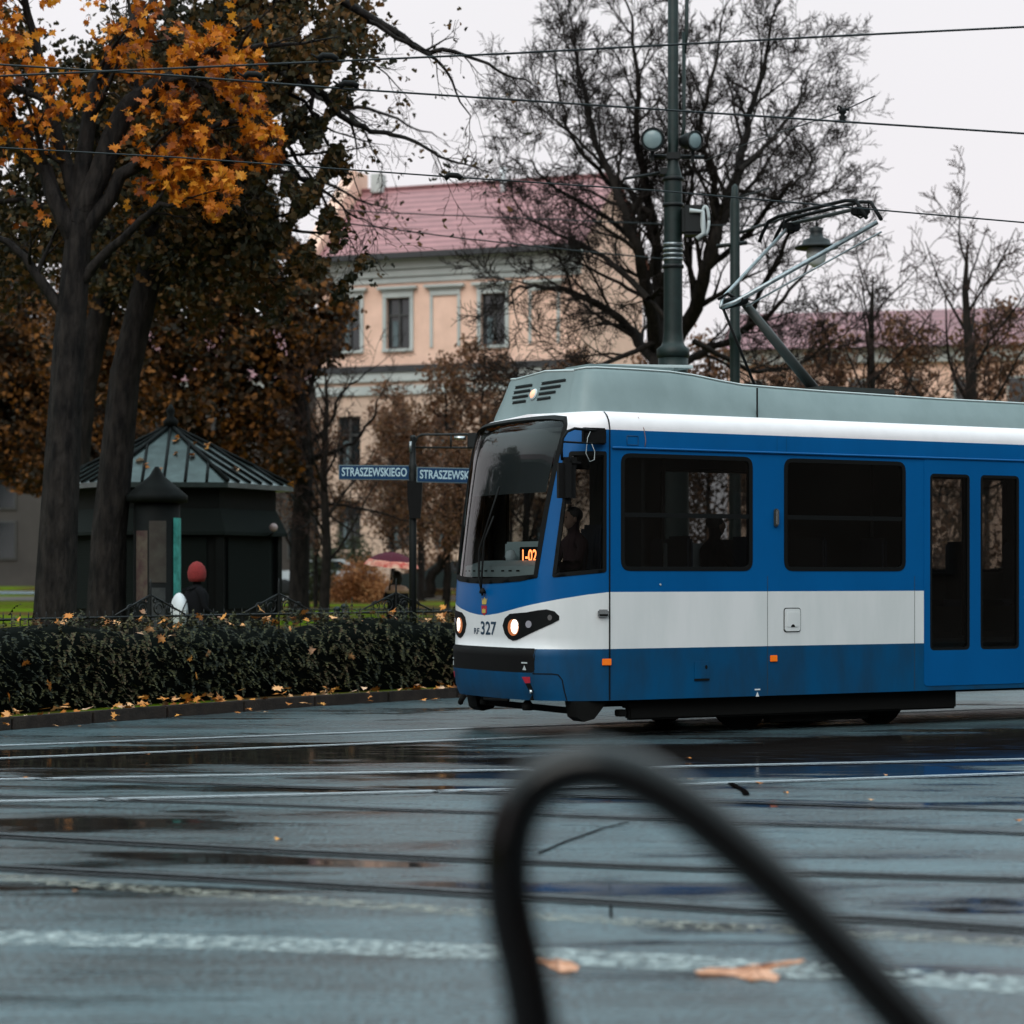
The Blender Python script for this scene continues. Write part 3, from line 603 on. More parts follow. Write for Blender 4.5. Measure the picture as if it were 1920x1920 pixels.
# side fittings
b = MB()
def obox(b, s, h, ds, dh, th, m, bev=.008):
    p = SO(s, h, th / 2); n = SN(s, h); t = (SP(s + .02, h) - SP(s - .02, h)).normalized(); rot = Matrix((t, -n, Vector((0, 0, 1)))).transposed()
    b.box(p, (ds, th, dh), m, rot=rot, bevel=bev)
obox(b, -.074, 1.232, .115, .075, .03, M['chrome'], .012); obox(b, -.074, 1.215, .085, .02, .04, M['under'], .004); b.build('door_handle', tram)
for s in (-.033, 1.976, 7.4, 11.4):
    b = MB(); obox(b, s, .752, .098 if s < 0 else .088, .065, .014, M['orange'], .004); b.build('side_reflector', tram)
b = MB(); obox(b, 2.0, 2.20, .055, .185, .03, M['greymet'], .012); obox(b, 2.005, 2.205, .04, .17, .045, M['chrome'], .012); b.build('grab_handle', tram)
fl = patch('filler_flap', rpoly([(2.115, 1.03), (2.31, 1.03), (2.31, 1.262), (2.115, 1.262)], .03), M['white'], tram, out=.012, inn=-.005)
patch('flap_gap', rpoly([(2.105, 1.02), (2.32, 1.02), (2.32, 1.272), (2.105, 1.272)], .035), M['greymet'], fl, out=.004, inn=.0, holes=[rpoly([(2.115, 1.03), (2.31, 1.03), (2.31, 1.262), (2.115, 1.262)], .03)])
patch('flap_panel', rpoly([(2.14, 1.075), (2.285, 1.075), (2.285, 1.225), (2.14, 1.225)], .02), M['white'], fl, out=.017, inn=.01)
patch('latch', rpoly([(2.185, 1.075), (2.24, 1.075), (2.225, 1.10), (2.20, 1.10)], .006), M['rubber'], fl, out=.019, inn=.015)
sk = patch('socket_hatch', rpoly([(1.0, .565), (1.18, .565), (1.18, .735), (1.0, .735)], .01), M['blueshaded'], tram, out=.008, inn=-.005)
patch('hinge', [(1.0, .545), (1.18, .545), (1.18, .562), (1.0, .562)], M['under'], sk, out=.01, inn=.0); patch('hatch_lock', disc_sh(1.14, .68, .014, .02), M['under'], sk, out=.012, inn=.0)
patch('rivet', disc_sh(.593, 1.515, .010, .010, 10), M['lightin'], tram, out=.006, inn=.0)
for s_ in (1.90, 3.82, 5.48, 7.4, 9.4, 11.4):
    patch('panel_seam', [(s_, .38), (s_ + .005, .38), (s_ + .005, 1.60), (s_, 1.60)], M['greymet'] if s_ > 5 else M['blueshaded'] if False else M['greymet'], tram, out=.0015, inn=None)
for s_ in (2.02, 2.14): patch('panel_seam', [(s_, 2.862), (s_ + .004, 2.862), (s_ + .004, 3.04), (s_, 3.04)], M['blueshaded'], tram, out=.0015, inn=None)
# roof scratches / hatch lines near the seam
patch('roof_seam', [(-.008 - .02, 3.27), (-.02, 3.27), (-.0, 3.05), (-.008, 3.05)], M['rubber'], tram, out=.003, inn=None, step=.04)
b = MB(); b.tube([SO(.36, 3.19, .003), SO(.40, 3.06, .003), SO(.42, 2.95, .003), SO(.41, 2.88, .003)], .0035, mat('rust_streak', (.25, .12, .10), .8), 5)
b.tube([SO(.20, 2.99, .003), SO(.33, 2.99, .003), SO(.33, 2.90, .003), SO(.2, 2.90, .003), SO(.2, 2.99, .003)], .003, M['navy'], 4); b.build('cover_outline', tram)

# wipers
b = MB()
b.tube([SO(-1.60, 1.40, .03), SO(-1.60, 1.47, .05), SO(-1.66, 1.58, .05), SO(-1.73, 1.85, .045), SO(-1.62, 2.15, .04), SO(-1.50, 2.5, .035)], .011, M['rubber'], 6)
b.tube([SO(-1.60, 1.47, .05), SO(-1.58, 1.58, .06), SO(-1.63, 1.95, .055), SO(-1.52, 2.2, .04)], .010, M['rubber'], 6)
b.lathe([(.03, 0), (.035, .02), (.02, .05), (0.01, .06)], M['rubber'], SO(-1.60, 1.42, .03), 10)
b.build('wiper', tram)

# mirrors
mi = MB(); mi.tube([(-.10, -.02, 3.025), (-.32, -.06, 3.03), (-.46, -.10, 3.035), (-.56, -.125, 3.0), (-.615, -.13, 2.93), (-.625, -.13, 2.82), (-.62, -.13, 2.72)], .014, M['rubber'], 8)
mi.tube([(-.07, -.02, 2.90), (-.40, -.07, 2.90), (-.615, -.13, 2.90)], .010, M['rubber'], 6); mi.box((-.19, -.015, 2.975), (.26, .06, .16), M['blackplast'], bevel=.012)
arm = mi.build('mirror_arm', tram)
b = MB(); b.box((-.575, -.135, 2.525), (.17, .20, .45), M['blackplast'], bevel=.055, rz=R(-18)); b.box((-.50, -.14, 2.70), (.14, .16, .10), M['blackplast'], bevel=.04, rz=R(-18)); b.build('mirror', arm)
b = MB(); b.tube([(-.25, -.05, 3.02), (-.29, -.06, 2.95), (-.305, -.055, 2.80), (-.26, -.05, 2.72), (-.20, -.04, 2.74), (-.195, -.04, 2.82), (-.24, -.05, 2.9)], .004, M['lightin'], 5); b.build('loose_cable', arm)

# roof cowl
def cowl_ring(u, hw, ztop, slant, zb=3.20, hi=.86, topw=.80):
    r = []
    zs = [(1.0, zb), (.985, zb + .1), (hi + .05, zb + (ztop - zb) * .55), (hi, ztop - .045), (hi - .035, ztop - .012), (hi - .09, ztop)]
    for k, z in zs: r.append((u + slant * (z - zb), 1.2 - hw * k, z))
    r.append((u + slant * (ztop + .03 - zb), 1.2, ztop + .03))
    for k, z in reversed(zs): r.append((u + slant * (z - zb), 1.2 + hw * k, z))
    return r
st = [(-.215, .74, 3.685, .34), (-.195, .86, 3.69, .32), (-.12, .935, 3.695, .22), (.05, .965, 3.70, .08), (.5, .975, 3.70, 0), (.95, .98, 3.695, 0), (1.25, .98, 3.672, 0), (1.6, .98, 3.625, 0), (1.85, .98, 3.598, 0), (2.3, .98, 3.585, 0), (2.9, .98, 3.572, 0), (4.5, .98, 3.55, 0), (8, .98, 3.54, 0), (13.6, .98, 3.54, 0)]
b = MB(); rings = [cowl_ring(*s_) for s_ in st]; nr = len(rings[0]); vs = [p for r in rings for p in r]
fs = [(i * nr + k, (i + 1) * nr + k, (i + 1) * nr + k + 1, i * nr + k + 1) for i in range(len(rings) - 1) for k in range(nr - 1)]
b.add(vs, fs, M['cowl'], True)
fr = rings[0]; h = nr // 2                      # front panel as quads left to right
b.add(fr, [(k, k + 1, nr - 2 - k, nr - 1 - k) for k in range(h)], M['cowl'], False)
cw = b.build('roof_cowl', tram, recalc=True)
b = MB(); b.tube([(r[4][0], r[4][1] - .004, r[4][2] + .008) for r in rings], .009, M['cowledge'], 6); b.tube([(r[-5][0], r[-5][1] + .004, r[-5][2] + .008) for r in rings], .009, M['cowledge'], 6)
b.tube([fr[4]] + [(f_[0], f_[1], f_[2]) for f_ in (fr[6],)] + [fr[-5]], .009, M['cowledge'], 6); b.build('cowl_edge_trim', cw)
b = MB(); b.box((1.93, .222, 3.38), (.008, .02, .34), M['under']); b.tube([(.0, .235, 3.215), (.6, .222, 3.215), (1.9, .218, 3.212), (4, .218, 3.212), (13.5, .218, 3.212)], .010, M['under'], 5)
b.build('cowl_joint', cw)
ns = Vector((-1, 0, .34)).normalized()
def fp(v, z, off): return Vector((-.215 + .34 * (z - 3.2), v, z)) + ns * off
for i, z in enumerate((3.575, 3.52, 3.465, 3.41)):
    for a, c in ((1.385 + .012 * i, 1.745 - .035 * (i == 3)), (.70 + .07 * i, 1.19)):
        b = MB(); p = [fp(a, z - .009, .004), fp(c, z - .009, .004), fp(c, z + .012, .004), fp(a, z + .012, .004)]
        b.add(p + [fp(a, z + .012, .018), fp(c, z + .012, .018)], [(0, 1, 2, 3)], M['rubber'])
        b.add([fp(a, z + .012, .004), fp(c, z + .012, .004), fp(c, z + .018, .016), fp(a, z + .018, .016)], [(0, 1, 2, 3), (3, 2, 1, 0)], M['cowl']); b.build('vent_slot', cw)
b = MB(); q = ns.to_track_quat('Z', 'Y').to_matrix(); b.lathe([(.062, 0), (.062, .012), (.05, .02)], M['cowledge'], fp(1.29, 3.476, 0), 20, rot=q); l1 = b.build('marker_lamp', cw)
b = MB(); b.lathe([(.048, .018), (.04, .03), (.015, .037)], M['toplamp'], fp(1.29, 3.476, 0), 20, rot=q); b.build('lamp_lens', l1)
b = MB(); b.box((.75, .95, 3.745), (1.15, .9, .035), M['cowledge'], bevel=.006, rot=Matrix.Rotation(R(-2), 3, 'Y')); b.box((.55, .70, 3.72), (1.0, .5, .03), M['cowl'], bevel=.004); b.box((.98, .66, 3.735), (.03, .03, .05), M['greymet']); b.build('roof_hatch', cw)

# pantograph
pg = MB(); mm_ = M['greymet']
knee = Vector((2.45, 1.2, 4.57)); base_ = Vector((3.44, 1.2, 3.62))
pg.tube([base_, knee], [.062, .046], M['greymet'], 12); pg.box((3.75, 1.2, 3.64), (1.0, .7, .07), mm_, bevel=.015)
pg.tube([(2.62, 1.2, 3.62), (2.17, 1.2, 4.50)], .016, M['rubber'], 6)
for dv in (-.35, .35):
    for du in (3.3, 4.2): pg.lathe([(.05, 0), (.03, .02), (.05, .04), (.03, .06), (.045, .09)], M['under'], (du, 1.2 + dv, 3.53), 10)
pgo = pg.build('pantograph', tram)
fk = Vector((2.16, 1.2, 4.50)); nearE, farE = Vector((3.62, .38, 5.42)), Vector((3.38, 1.70, 5.50))
b = MB(); b.tube([fk + Vector((0, .02, 0)), fk + Vector((.1, .14, .12)), farE], .021, M['steel'], 8); b.tube([fk, fk + Vector((.1, -.1, .05)), nearE], .027, M['steel'], 8)
b.tube([fk + Vector((.28, -.05, .02)), nearE + Vector((.06, 0, -.10))], .011, M['steel'], 6)
b.tube([knee + Vector((-.1, -.16, 0)), knee + Vector((-.1, .2, .02))], .045, M['rubber'], 10); b.tube([fk, knee], .03, M['rubber'], 8)
b.tube([knee, knee + Vector((-.15, .1, .1)), fk + Vector((.02, .1, .1))], .016, M['rubber'], 6)
b.build('upper_frame', pgo)
b = MB()
HC = Vector((3.45, 1.2, 5.66))
for du in (-.10, .10):
    b.tube([HC + Vector((du, .98, -.24)), HC + Vector((du, .93, -.16)), HC + Vector((du, .80, -.03)), HC + Vector((du, .62, .0)), HC + Vector((du, -.62, .0)), HC + Vector((du, -.80, -.03)), HC + Vector((du, -.98, -.24))], .021, M['rubber'], 7)
b.tube([HC + Vector((0, .55, -.09)), HC + Vector((0, -.62, -.09))], .022, M['greymet'], 8)
for dv in (.50, -.75):
    b.tube([HC + Vector((-.1, dv, 0)), HC + Vector((-.12, dv, -.16)), HC + Vector((0, dv, -.2)), HC + Vector((.12, dv, -.13)), HC + Vector((.1, dv, 0))], .011, M['rubber'], 6); b.box(HC + Vector((0, dv, -.13)), (.16, .1, .09), M['rubber'], bevel=.01)
b.build('pan_head', pgo)

# under-frame, obstacle deflector, bogies
b = MB()
b.prism([(-.36, .365), (.02, .365), (-.14, .19), (-.26, .165), (-.33, .21)], .20, M['under'], 'xz', (0, .16, 0)); b.prism([(-.36, .365), (.02, .365), (-.14, .19), (-.26, .165), (-.33, .21)], .20, M['under'], 'xz', (0, 2.24, 0))
b.box((-.24, 1.2, .26), (.06, 2.0, .06), M['under']); b.box((7.05, 1.2, .46), (13.5, 2.2, .24), M['under']); b.box((-.15, 1.2, .44), (1.0, 1.6, .14), M['under'])
b.lathe([(.045, 0), (.05, .03), (.035, .06), (.03, .12)], M['under'], (-.62, 1.45, .28), 10); b.lathe([(.05, 0), (.06, .05), (.03, .10)], M['under'], (-.58, .62, .26), 10)
b.tube([(-.7, 1.75, .36), (-.72, 1.78, .30), (-.66, 1.9, .28)], .03, M['under'], 8); b.tube([(-.7, .8, .36), (-.70, 1.3, .35)], .02, M['under'], 6)
b.build('underframe', tram)
for uc in (2.75, 12.0):
    b = MB(); b.box((uc - (.35 if uc < 3 else 0), .16, .26), (4.2 if uc < 3 else 3, .10, .20), M['under'], bevel=.02); b.box((uc - 2.42, .16, .33), (.12, .12, .10), M['under'], bevel=.01); b.box((uc - 2.53, .15, .235), (.09, .10, .07), M['under'], bevel=.01)
    b.box((uc, 2.24, .26), (3.2, .10, .20), M['under'], bevel=.02); b.box((uc, 1.2, .42), (2.6, 1.2, .2), M['under'])
    b.box((uc, .30, .12), (1.3, .12, .09), M['under'], bevel=.01); bo = b.build('bogie', tram)
    for du in (-.9, .9):
        for v in (.44, 1.90):
            b = MB(); q = Matrix.Rotation(R(90), 3, 'X'); b.lathe([(.30, -.06), (.33, -.055), (.33, .03), (.36, .035), (.36, .06), (.1, .065)], M['under'], (uc + du, v, .345), 28, rot=q); b.lathe([(.12, -.065), (.09, -.10), (.03, -.11)], M['greymet'], (uc + du, v, .345), 16, rot=Matrix.Rotation(R(90), 3, 'X')); b.build('wheel', bo)

# interior
b = MB(); b.box((6.9, 1.2, .90), (13.6, 2.24, .05), M['lining']); b.box((.0, 1.2, .90), (.8, 1.7, .05), M['lining']); b.build('cabin_floor', tram)
b = MB(); b.box((6.9, 1.2, 3.08), (13.6, 2.1, .05), M['lining']); b.box((-.05, 1.2, 3.06), (.6, 1.7, .04), M['lining']); b.build('ceiling', tram)
b = MB(); b.box((.42, .55, 1.85), (.04, 1.0, 1.9), M['lining']); b.box((.42, 2.0, 1.45), (.04, .6, 1.1), M['lining']); b.box((.42, 1.3, 2.95), (.04, 2, .25), M['lining']); b.build('cab_partition', tram)
b = MB()
ring1 = [SO(s, 1.60, -.09) for s in np.linspace(mir(-.72), -.72, 26)]
vs = [tuple(p) for p in ring1] + [(p.x, p.y, 1.70) for p in ring1] + [(p.x + .18 + .05 * (1 - ((p.y - 1.2) / .9) ** 2), p.y, 1.76) for p in ring1]
vs += [(-.08, p.y, 1.76) for p in ring1]; n_ = len(ring1)
b.add(vs, [(r * n_ + i, (r + 1) * n_ + i, (r + 1) * n_ + i + 1, r * n_ + i + 1) for r in range(3) for i in range(n_ - 1)], M['dashb'], False); das = b.build('dashboard', tram, recalc=True)
b = MB()
for k in range(9):
    i = 2 + k * 2 + (k > 5); p, q = ring1[i], ring1[min(i + 1, n_ - 1)]; n = SN(np.linspace(mir(-.72), -.72, 26)[i], 1.6)
    p = p + n * .004; q = q + n * .004; q = p + (q - p) * .85
    b.add([(p.x, p.y, 1.645), (q.x, q.y, 1.645), (q.x, q.y, 1.66), (p.x, p.y, 1.66)], [(0, 1, 2, 3), (3, 2, 1, 0)], M['rubber'])
b.build('vent_dashes', das)
b = MB(); b.box((-.24, 1.22, 1.82), (.05, .90, .27), M['dashb'], bevel=.02); b.build('instrument_hood', das)
b = MB(); b.box((-.36, .94, 1.80), (.05, .30, .19), M['rubber'], bevel=.006, rz=R(12)); ledo = b.build('number_display', tram)
vs, fs = text_mesh('1-02', .17, 0, .80)
rt = Matrix.Rotation(R(12), 3, 'Z'); b = MB(); b.add([rt @ Vector((-.028, -x, y)) + Vector((-.36, .94, 1.80)) for x, y in vs], fs, M['led']); b.build('display_digits', ledo)
cx_, cy_ = L2W(-.36, 1.36); cupo = empty('ornament', (cx_, cy_, 1.80), TH, 'small rounded white ornament standing behind the tram windscreen', 'ornament')
b = MB(); b.lathe([(.02, -.055), (.055, -.04), (.062, .0), (.045, .055), (.01, .07)], M['bag'], (0, 0, 0), 14); b.build('body', cupo)
b = MB(); b.lathe([(.02, -.02), (.03, 0), (.02, .02)], M['rubber'], (-.045, .03, -.02), 10); b.build('dark_spot', cupo)
for u0 in (.9, 1.7, 2.6, 3.4, 5.9, 6.8, 8.0, 8.9, 10, 11, 12):
    for v in (.42, 1.98):
        b = MB(); b.box((u0, v, 1.28), (.42, .44, .08), M['seat'], bevel=.03); b.box((u0 + .2, v, 1.65), (.07, .44, .72), M['seat'], bevel=.03); b.build('passenger_seat', tram)
b = MB(); b.box((1.35, .62, 1.55), (.62, .05, .78), M['lightin'], bevel=.01); b.box((2.72, .5, 1.55), (.05, .8, .9), M['seat'], bevel=.02); b.build('wind_screen_panel', tram)
for u0 in (.75, 1.25, 2.45, 4.0, 5.3):
    b = MB(); b.tube([(u0, .95, .9), (u0, .95, 3.05)], .017, M['greymet'], 8); b.build('grab_pole', tram)
b = MB(); b.box((.08, .78, 1.35), (.46, .46, .12), M['seat'], bevel=.04); b.box((.30, .78, 1.75), (.10, .46, .75), M['seat'], bevel=.04); b.build('driver_seat', tram)

# ================================================================== PEOPLE
def skin_body(name, joints, edges, m, parent, sub=2):
    me = bpy.data.meshes.new(name); me.from_pydata([j[0] for j in joints], edges, []); o = bpy.data.objects.new(name, me); COL.objects.link(o)
    md = o.modifiers.new('s', 'SKIN'); 
    sv = me.skin_vertices[0].data if me.skin_vertices else None
    if sv is None:
        bm = bmesh.new(); bm.from_mesh(me); bm.verts.layers.skin.verify(); bm.to_mesh(me); bm.free(); sv = me.skin_vertices[0].data
    for i, j in enumerate(joints): r = j[1]; sv[i].radius = r if isinstance(r, tuple) else (r, r)
    sv[0].use_root = True; o.modifiers.new('u', 'SUBSURF').levels = sub
    dg = bpy.context.evaluated_depsgraph_get(); dg.update(); m2 = bpy.data.meshes.new_from_object(o.evaluated_get(dg)); bpy.data.objects.remove(o)
    m2.materials.clear(); m2.materials.append(m)
    for p in m2.polygons: p.use_smooth = True; p.material_index = 0
    r = bpy.data.objects.new(name, m2); link(r, parent); return r
def ellips(b, c, r, m, n=14, rot=None, squash=None):
    vs, fs = [], []; k = n // 2 + 1
    for i in range(k + 1):
        ph = math.pi * i / k
        for j in range(n):
            a = 2 * math.pi * j / n; v = Vector((r[0] * math.sin(ph) * math.cos(a), r[1] * math.sin(ph) * math.sin(a), r[2] * math.cos(ph)))
            if rot: v = rot @ v
            vs.append(v + Vector(c))
    for i in range(k):
        for j in range(n): fs.append((i * n + j, (i + 1) * n + j, (i + 1) * n + (j + 1) % n, i * n + (j + 1) % n))
    b.add(vs, fs, m, True)
def standing(loc, rz, label, coat, arms, name='person', coatlen=.55, scale=1.0, legs=None):
    """faces +Y in its own frame; arms = ((elbow, wrist) left, (elbow, wrist) right)"""
    o = empty(name, loc, rz, label, 'person'); o.scale = (scale,) * 3
    J = [((0, 0, .95), (.16, .12)), ((0, 0, 1.12), (.145, .11)), ((0, .0, 1.32), (.17, .12)), ((0, 0, 1.44), (.12, .09)), ((0, .01, 1.52), (.06, .06)), ((0, .02, 1.60), (.07, .08)), ((0, .025, 1.68), (.085, .10)), ((0, .02, 1.75), (.055, .07))]
    E_ = [(i, i + 1) for i in range(7)]
    for sg, (el_, wr) in zip((-1, 1), arms):
        n = len(J); J += [((sg * .19, 0, 1.40), .062), (el_, .048), (wr, .034), (tuple(Vector(wr) + (Vector(wr) - Vector(el_)).normalized() * .07), (.038, .018))]; E_ += [(3, n), (n, n + 1), (n + 1, n + 2), (n + 2, n + 3)]
    for sg in (-1, 1):
        n = len(J); fwd = .12 * sg; J += [((sg * .09, 0, .86), .088), ((sg * .095, fwd * .6, .48), .060), ((sg * .095, fwd - .02, .09), .042), ((sg * .10, fwd + .12, .04), (.045, .03))]; E_ += [(0, n), (n, n + 1), (n + 1, n + 2), (n + 2, n + 3)]
    skin_body('figure', J, E_, M['skin'] if False else coat, o)
    return o, J
def finger_hand(b, wrist, d, m, curl=.5, s=1.0):
    d = Vector(d).normalized(); side = d.cross(Vector((0, 0, 1))); side = side.normalized() if side.length > .1 else Vector((1, 0, 0)); dn = side.cross(d)
    w = Vector(wrist); ellips(b, w + d * .045 * s, (.032 * s, .042 * s, .028 * s), m, 10)
    for k, l in zip((-1.5, -.5, .5, 1.5), (.055, .068, .065, .05)):
        p = w + d * .075 * s + side * k * .017 * s; q = p + d * l * .5 * s - dn * curl * .02; r_ = q + (d * (1 - curl) - dn * curl) * l * .5 * s
        b.tube([p, q, r_], [.009 * s, .008 * s, .006 * s], m, 6)
    p = w + d * .03 * s + side * .03 * s; b.tube([p, p + side * .03 * s + d * .02 * s, p + side * .03 * s + d * .05 * s], [.011 * s, .010 * s, .007 * s], m, 6)

# person with red hat and white backpack, seen from behind three-quarter
p1, _ = standing((0, 0, 0), 0, 'person in a red knitted hat and dark coat carrying a white backpack', M['black'], (((-.25, .05, 1.14), (-.20, .24, 1.02)), ((.25, .05, 1.14), (.20, .24, 1.02))))
px_, Yp = 368, 31.8
p1.location = W(px_, 1080, Yp); p1.location.z = kz(p1.location.x, Yp); p1.rotation_euler = (0, 0, R(-62)); p1.scale = (.90,) * 3
b = MB(); b.lathe([(.12, 1.56), (.145, 1.63), (.15, 1.71), (.125, 1.80), (.07, 1.86), (.01, 1.88)], M['redhat'], (0, .01, 0), 18); b.build('knitted_hat', p1)
b = MB(); ellips(b, (0, .075, 1.64), (.065, .05, .09), M['skin']); ellips(b, (0, .13, 1.645), (.014, .02, .02), M['skin'], 8)
for sg in (-1, 1): ellips(b, (sg * .028, .118, 1.668), (.011, .008, .007), M['hair'], 8)
b.box((0, .122, 1.605), (.04, .008, .008), M['red']); b.build('face', p1)
b = MB(); b.lathe([(.23, .52), (.22, .8), (.185, 1.1), (.20, 1.35), (.13, 1.46)], M['black'], (0, 0, 0), 18); b.build('coat', p1)
b = MB(); finger_hand(b, (-.20, .24, 1.02), (.2, 1, -.3), M['skin'], .7); finger_hand(b, (.20, .24, 1.02), (-.2, 1, -.3), M['skin'], .7); b.build('hands', p1)
bp_ = empty('backpack', (0, 0, 0), 0, 'white backpack with black piping on the back of the person in the red hat', 'backpack'); bp_.location = p1.location; bp_.rotation_euler = p1.rotation_euler; bp_.scale = p1.scale
b = MB(); ellips(b, (0, -.28, 1.10), (.19, .13, .29), M['bag'], 18); b.build('bag_body', bp_)
b = MB(); b.tube([(-.15, -.385, 1.25), (-.05, -.393, 1.16), (.06, -.393, 1.10), (.15, -.385, 1.15)], .009, M['black'], 5); b.tube([(.186, -.2, 1.3), (.19, -.28, 1.15), (.186, -.33, 1.0)], .009, M['black'], 5); b.build('piping', bp_)
for sg in (-1, 1):
    b = MB(); b.tube([(sg * .1, -.2, 1.42), (sg * .12, -.05, 1.475), (sg * .125, .12, 1.38), (sg * .14, .13, 1.2), (sg * .15, -.1, 1.08)], .016, M['black'], 6); b.build('strap', bp_)

# person with umbrella
p2, _ = standing((0, 0, 0), 0, 'person in a dark coat and light brown fur collar walking under the plum umbrella', M['black'], (((-.26, .06, 1.18), (-.14, .20, 1.34)), ((.25, .02, 1.14), (.20, .16, .98))))
Yu = 42.5; p2.location = W(744, 1080, Yu); p2.location.z = kz(p2.location.x, Yu) - .02; p2.rotation_euler = (0, 0, R(25)); p2.scale = (.89,) * 3
zoff = p2.location.z
b = MB(); ellips(b, (0, -.01, 1.70), (.10, .11, .11), M['hair']); ellips(b, (0, -.08, 1.62), (.095, .06, .12), M['hair']); b.build('hair', p2)
b = MB(); ellips(b, (0, .07, 1.655), (.068, .05, .095), M['skin']); ellips(b, (0, .125, 1.655), (.013, .02, .02), M['skin'], 8)
for sg in (-1, 1): ellips(b, (sg * .028, .113, 1.685), (.011, .008, .007), M['hair'], 8)
b.box((0, .118, 1.62), (.04, .008, .008), M['red']); b.build('face', p2)
b = MB(); b.lathe([(.245, .52), (.235, .8), (.20, 1.08), (.225, 1.32), (.14, 1.46)], M['black'], (0, 0, 0), 18); b.build('coat', p2)
b = MB(); b.lathe([(.17, 1.30), (.245, 1.33), (.26, 1.40), (.20, 1.47), (.10, 1.50)], M['brownfur'], (0, .01, 0), 20); b.build('fur_collar', p2)
b = MB(); finger_hand(b, (-.14, .20, 1.34), (.3, .4, 1), M['skin'], .9); finger_hand(b, (.20, .16, .98), (-.3, 1, -.2), M['skin'], .7); b.build('hands', p2)
um = empty('umbrella', W(719, 1080, Yu - .1), 0, 'open plum umbrella with a red and cream patterned border', 'umbrella'); um.rotation_euler = (R(4), R(5), 0); um.location.z = 0; um.scale = (1.06, 1.06, 1)
uz = EYE + (HZ - 1034) / F_PX * Yu
b = MB(); N8 = 32; prof = [(0, 0), (.14, -.018), (.28, -.075), (.40, -.155)]; lo_ = [(.40, -.155), (.46, -.21), (.49, -.275)]
def canopy(prof, m, out):
    vs, fs = [], []
    for r_, z_ in prof:
        for k in range(N8):
            a = 2 * math.pi * k / N8; sc = 1 - .035 * (abs(math.sin(a * 4))) * (r_ / .5) ; vs.append((r_ * math.cos(a) * sc, r_ * math.sin(a) * sc, uz + z_ - .02 * abs(math.sin(a * 4)) * 0 + .015 * abs(math.sin(a * 4)) * (r_ / .5) ** 3))
    for i in range(len(prof) - 1):
        for k in range(N8): fs.append((i * N8 + k, i * N8 + (k + 1) % N8, (i + 1) * N8 + (k + 1) % N8, (i + 1) * N8 + k))
    out.add(vs, fs, m, True)
canopy(prof, M['umb'], b); co = b.build('canopy', um); b = MB(); canopy(lo_, M['umbred'], b); b.build('patterned_border', co)
b = MB(); b.tube([(0, 0, uz + .05), (0, 0, uz - .62)], .007, M['greymet'], 6); b.tube([(0, 0, uz - .60), (0, 0, uz - .72)], .014, M['rubber'], 8); b.build('shaft', um)
b = MB()
for k in range(8):
    a = 2 * math.pi * k / 8; b.tube([(0, 0, uz - .02), (.25 * math.cos(a), .25 * math.sin(a), uz - .06), (.47 * math.cos(a), .47 * math.sin(a), uz - .20)], .003, M['greymet'], 4)
b.build('ribs', um)

# driver and passenger inside the tram (own things, at their seats)
def seated(u, v, zseat, label, hatm=None, reach=.36, shirt=M['black'], rz=math.pi / 2):
    x, y = L2W(u, v); o = empty('person', (x, y, zseat), TH + rz, label, 'person')     # faces the tram's nose
    J = [((0, 0, .1), (.17, .13)), ((0, -.01, .3), (.15, .12)), ((0, -.02, .48), (.17, .12)), ((0, -.01, .58), (.11, .09)), ((0, 0, .66), .055), ((0, .02, .74), (.07, .085)), ((0, .025, .82), (.08, .1)), ((0, .02, .89), (.05, .065))]; E_ = [(i, i + 1) for i in range(7)]
    for sg in (-1, 1):
        n = len(J); J += [((sg * .19, 0, .54), .06), ((sg * .25, .12, .30), .048), ((sg * .16, reach, .34), .034)]; E_ += [(3, n), (n, n + 1), (n + 1, n + 2)]
        n = len(J); J += [((sg * .10, .12, .08), .085), ((sg * .12, .46, .10), .06), ((sg * .12, .48, -.32), .045), ((sg * .12, .60, -.38), .035)]; E_ += [(0, n), (n, n + 1), (n + 1, n + 2), (n + 2, n + 3)]
    skin_body('figure', J, E_, shirt, o)
    b = MB(); ellips(b, (0, .045, .79), (.072, .075, .105), M['skin']); ellips(b, (0, .125, .79), (.013, .02, .02), M['skin'], 8)
    for sg in (-1, 1): ellips(b, (sg * .028, .112, .815), (.011, .008, .007), M['hair'], 8); ellips(b, (sg * .075, .03, .79), (.01, .02, .03), M['skin'], 8)
    b.build('head', o)
    b = MB(); ellips(b, (0, .0, .84), (.088, .095, .085), M['hair']); b.build('hair', o)
    b = MB()
    for sg in (-1, 1): finger_hand(b, (sg * .16, reach, .34), (-sg * .2, 1, 0), M['skin'], .8)
    b.build('hands', o); return o
seated(.02, .72, 1.38, 'tram driver in dark clothing sitting behind the cab side window', shirt=mat('maroon_shirt', (.045, .015, .017), .9))
seated(1.55, .45, 1.32, 'passenger in dark clothing seated behind the first tram side window', rz=-math.pi / 2)

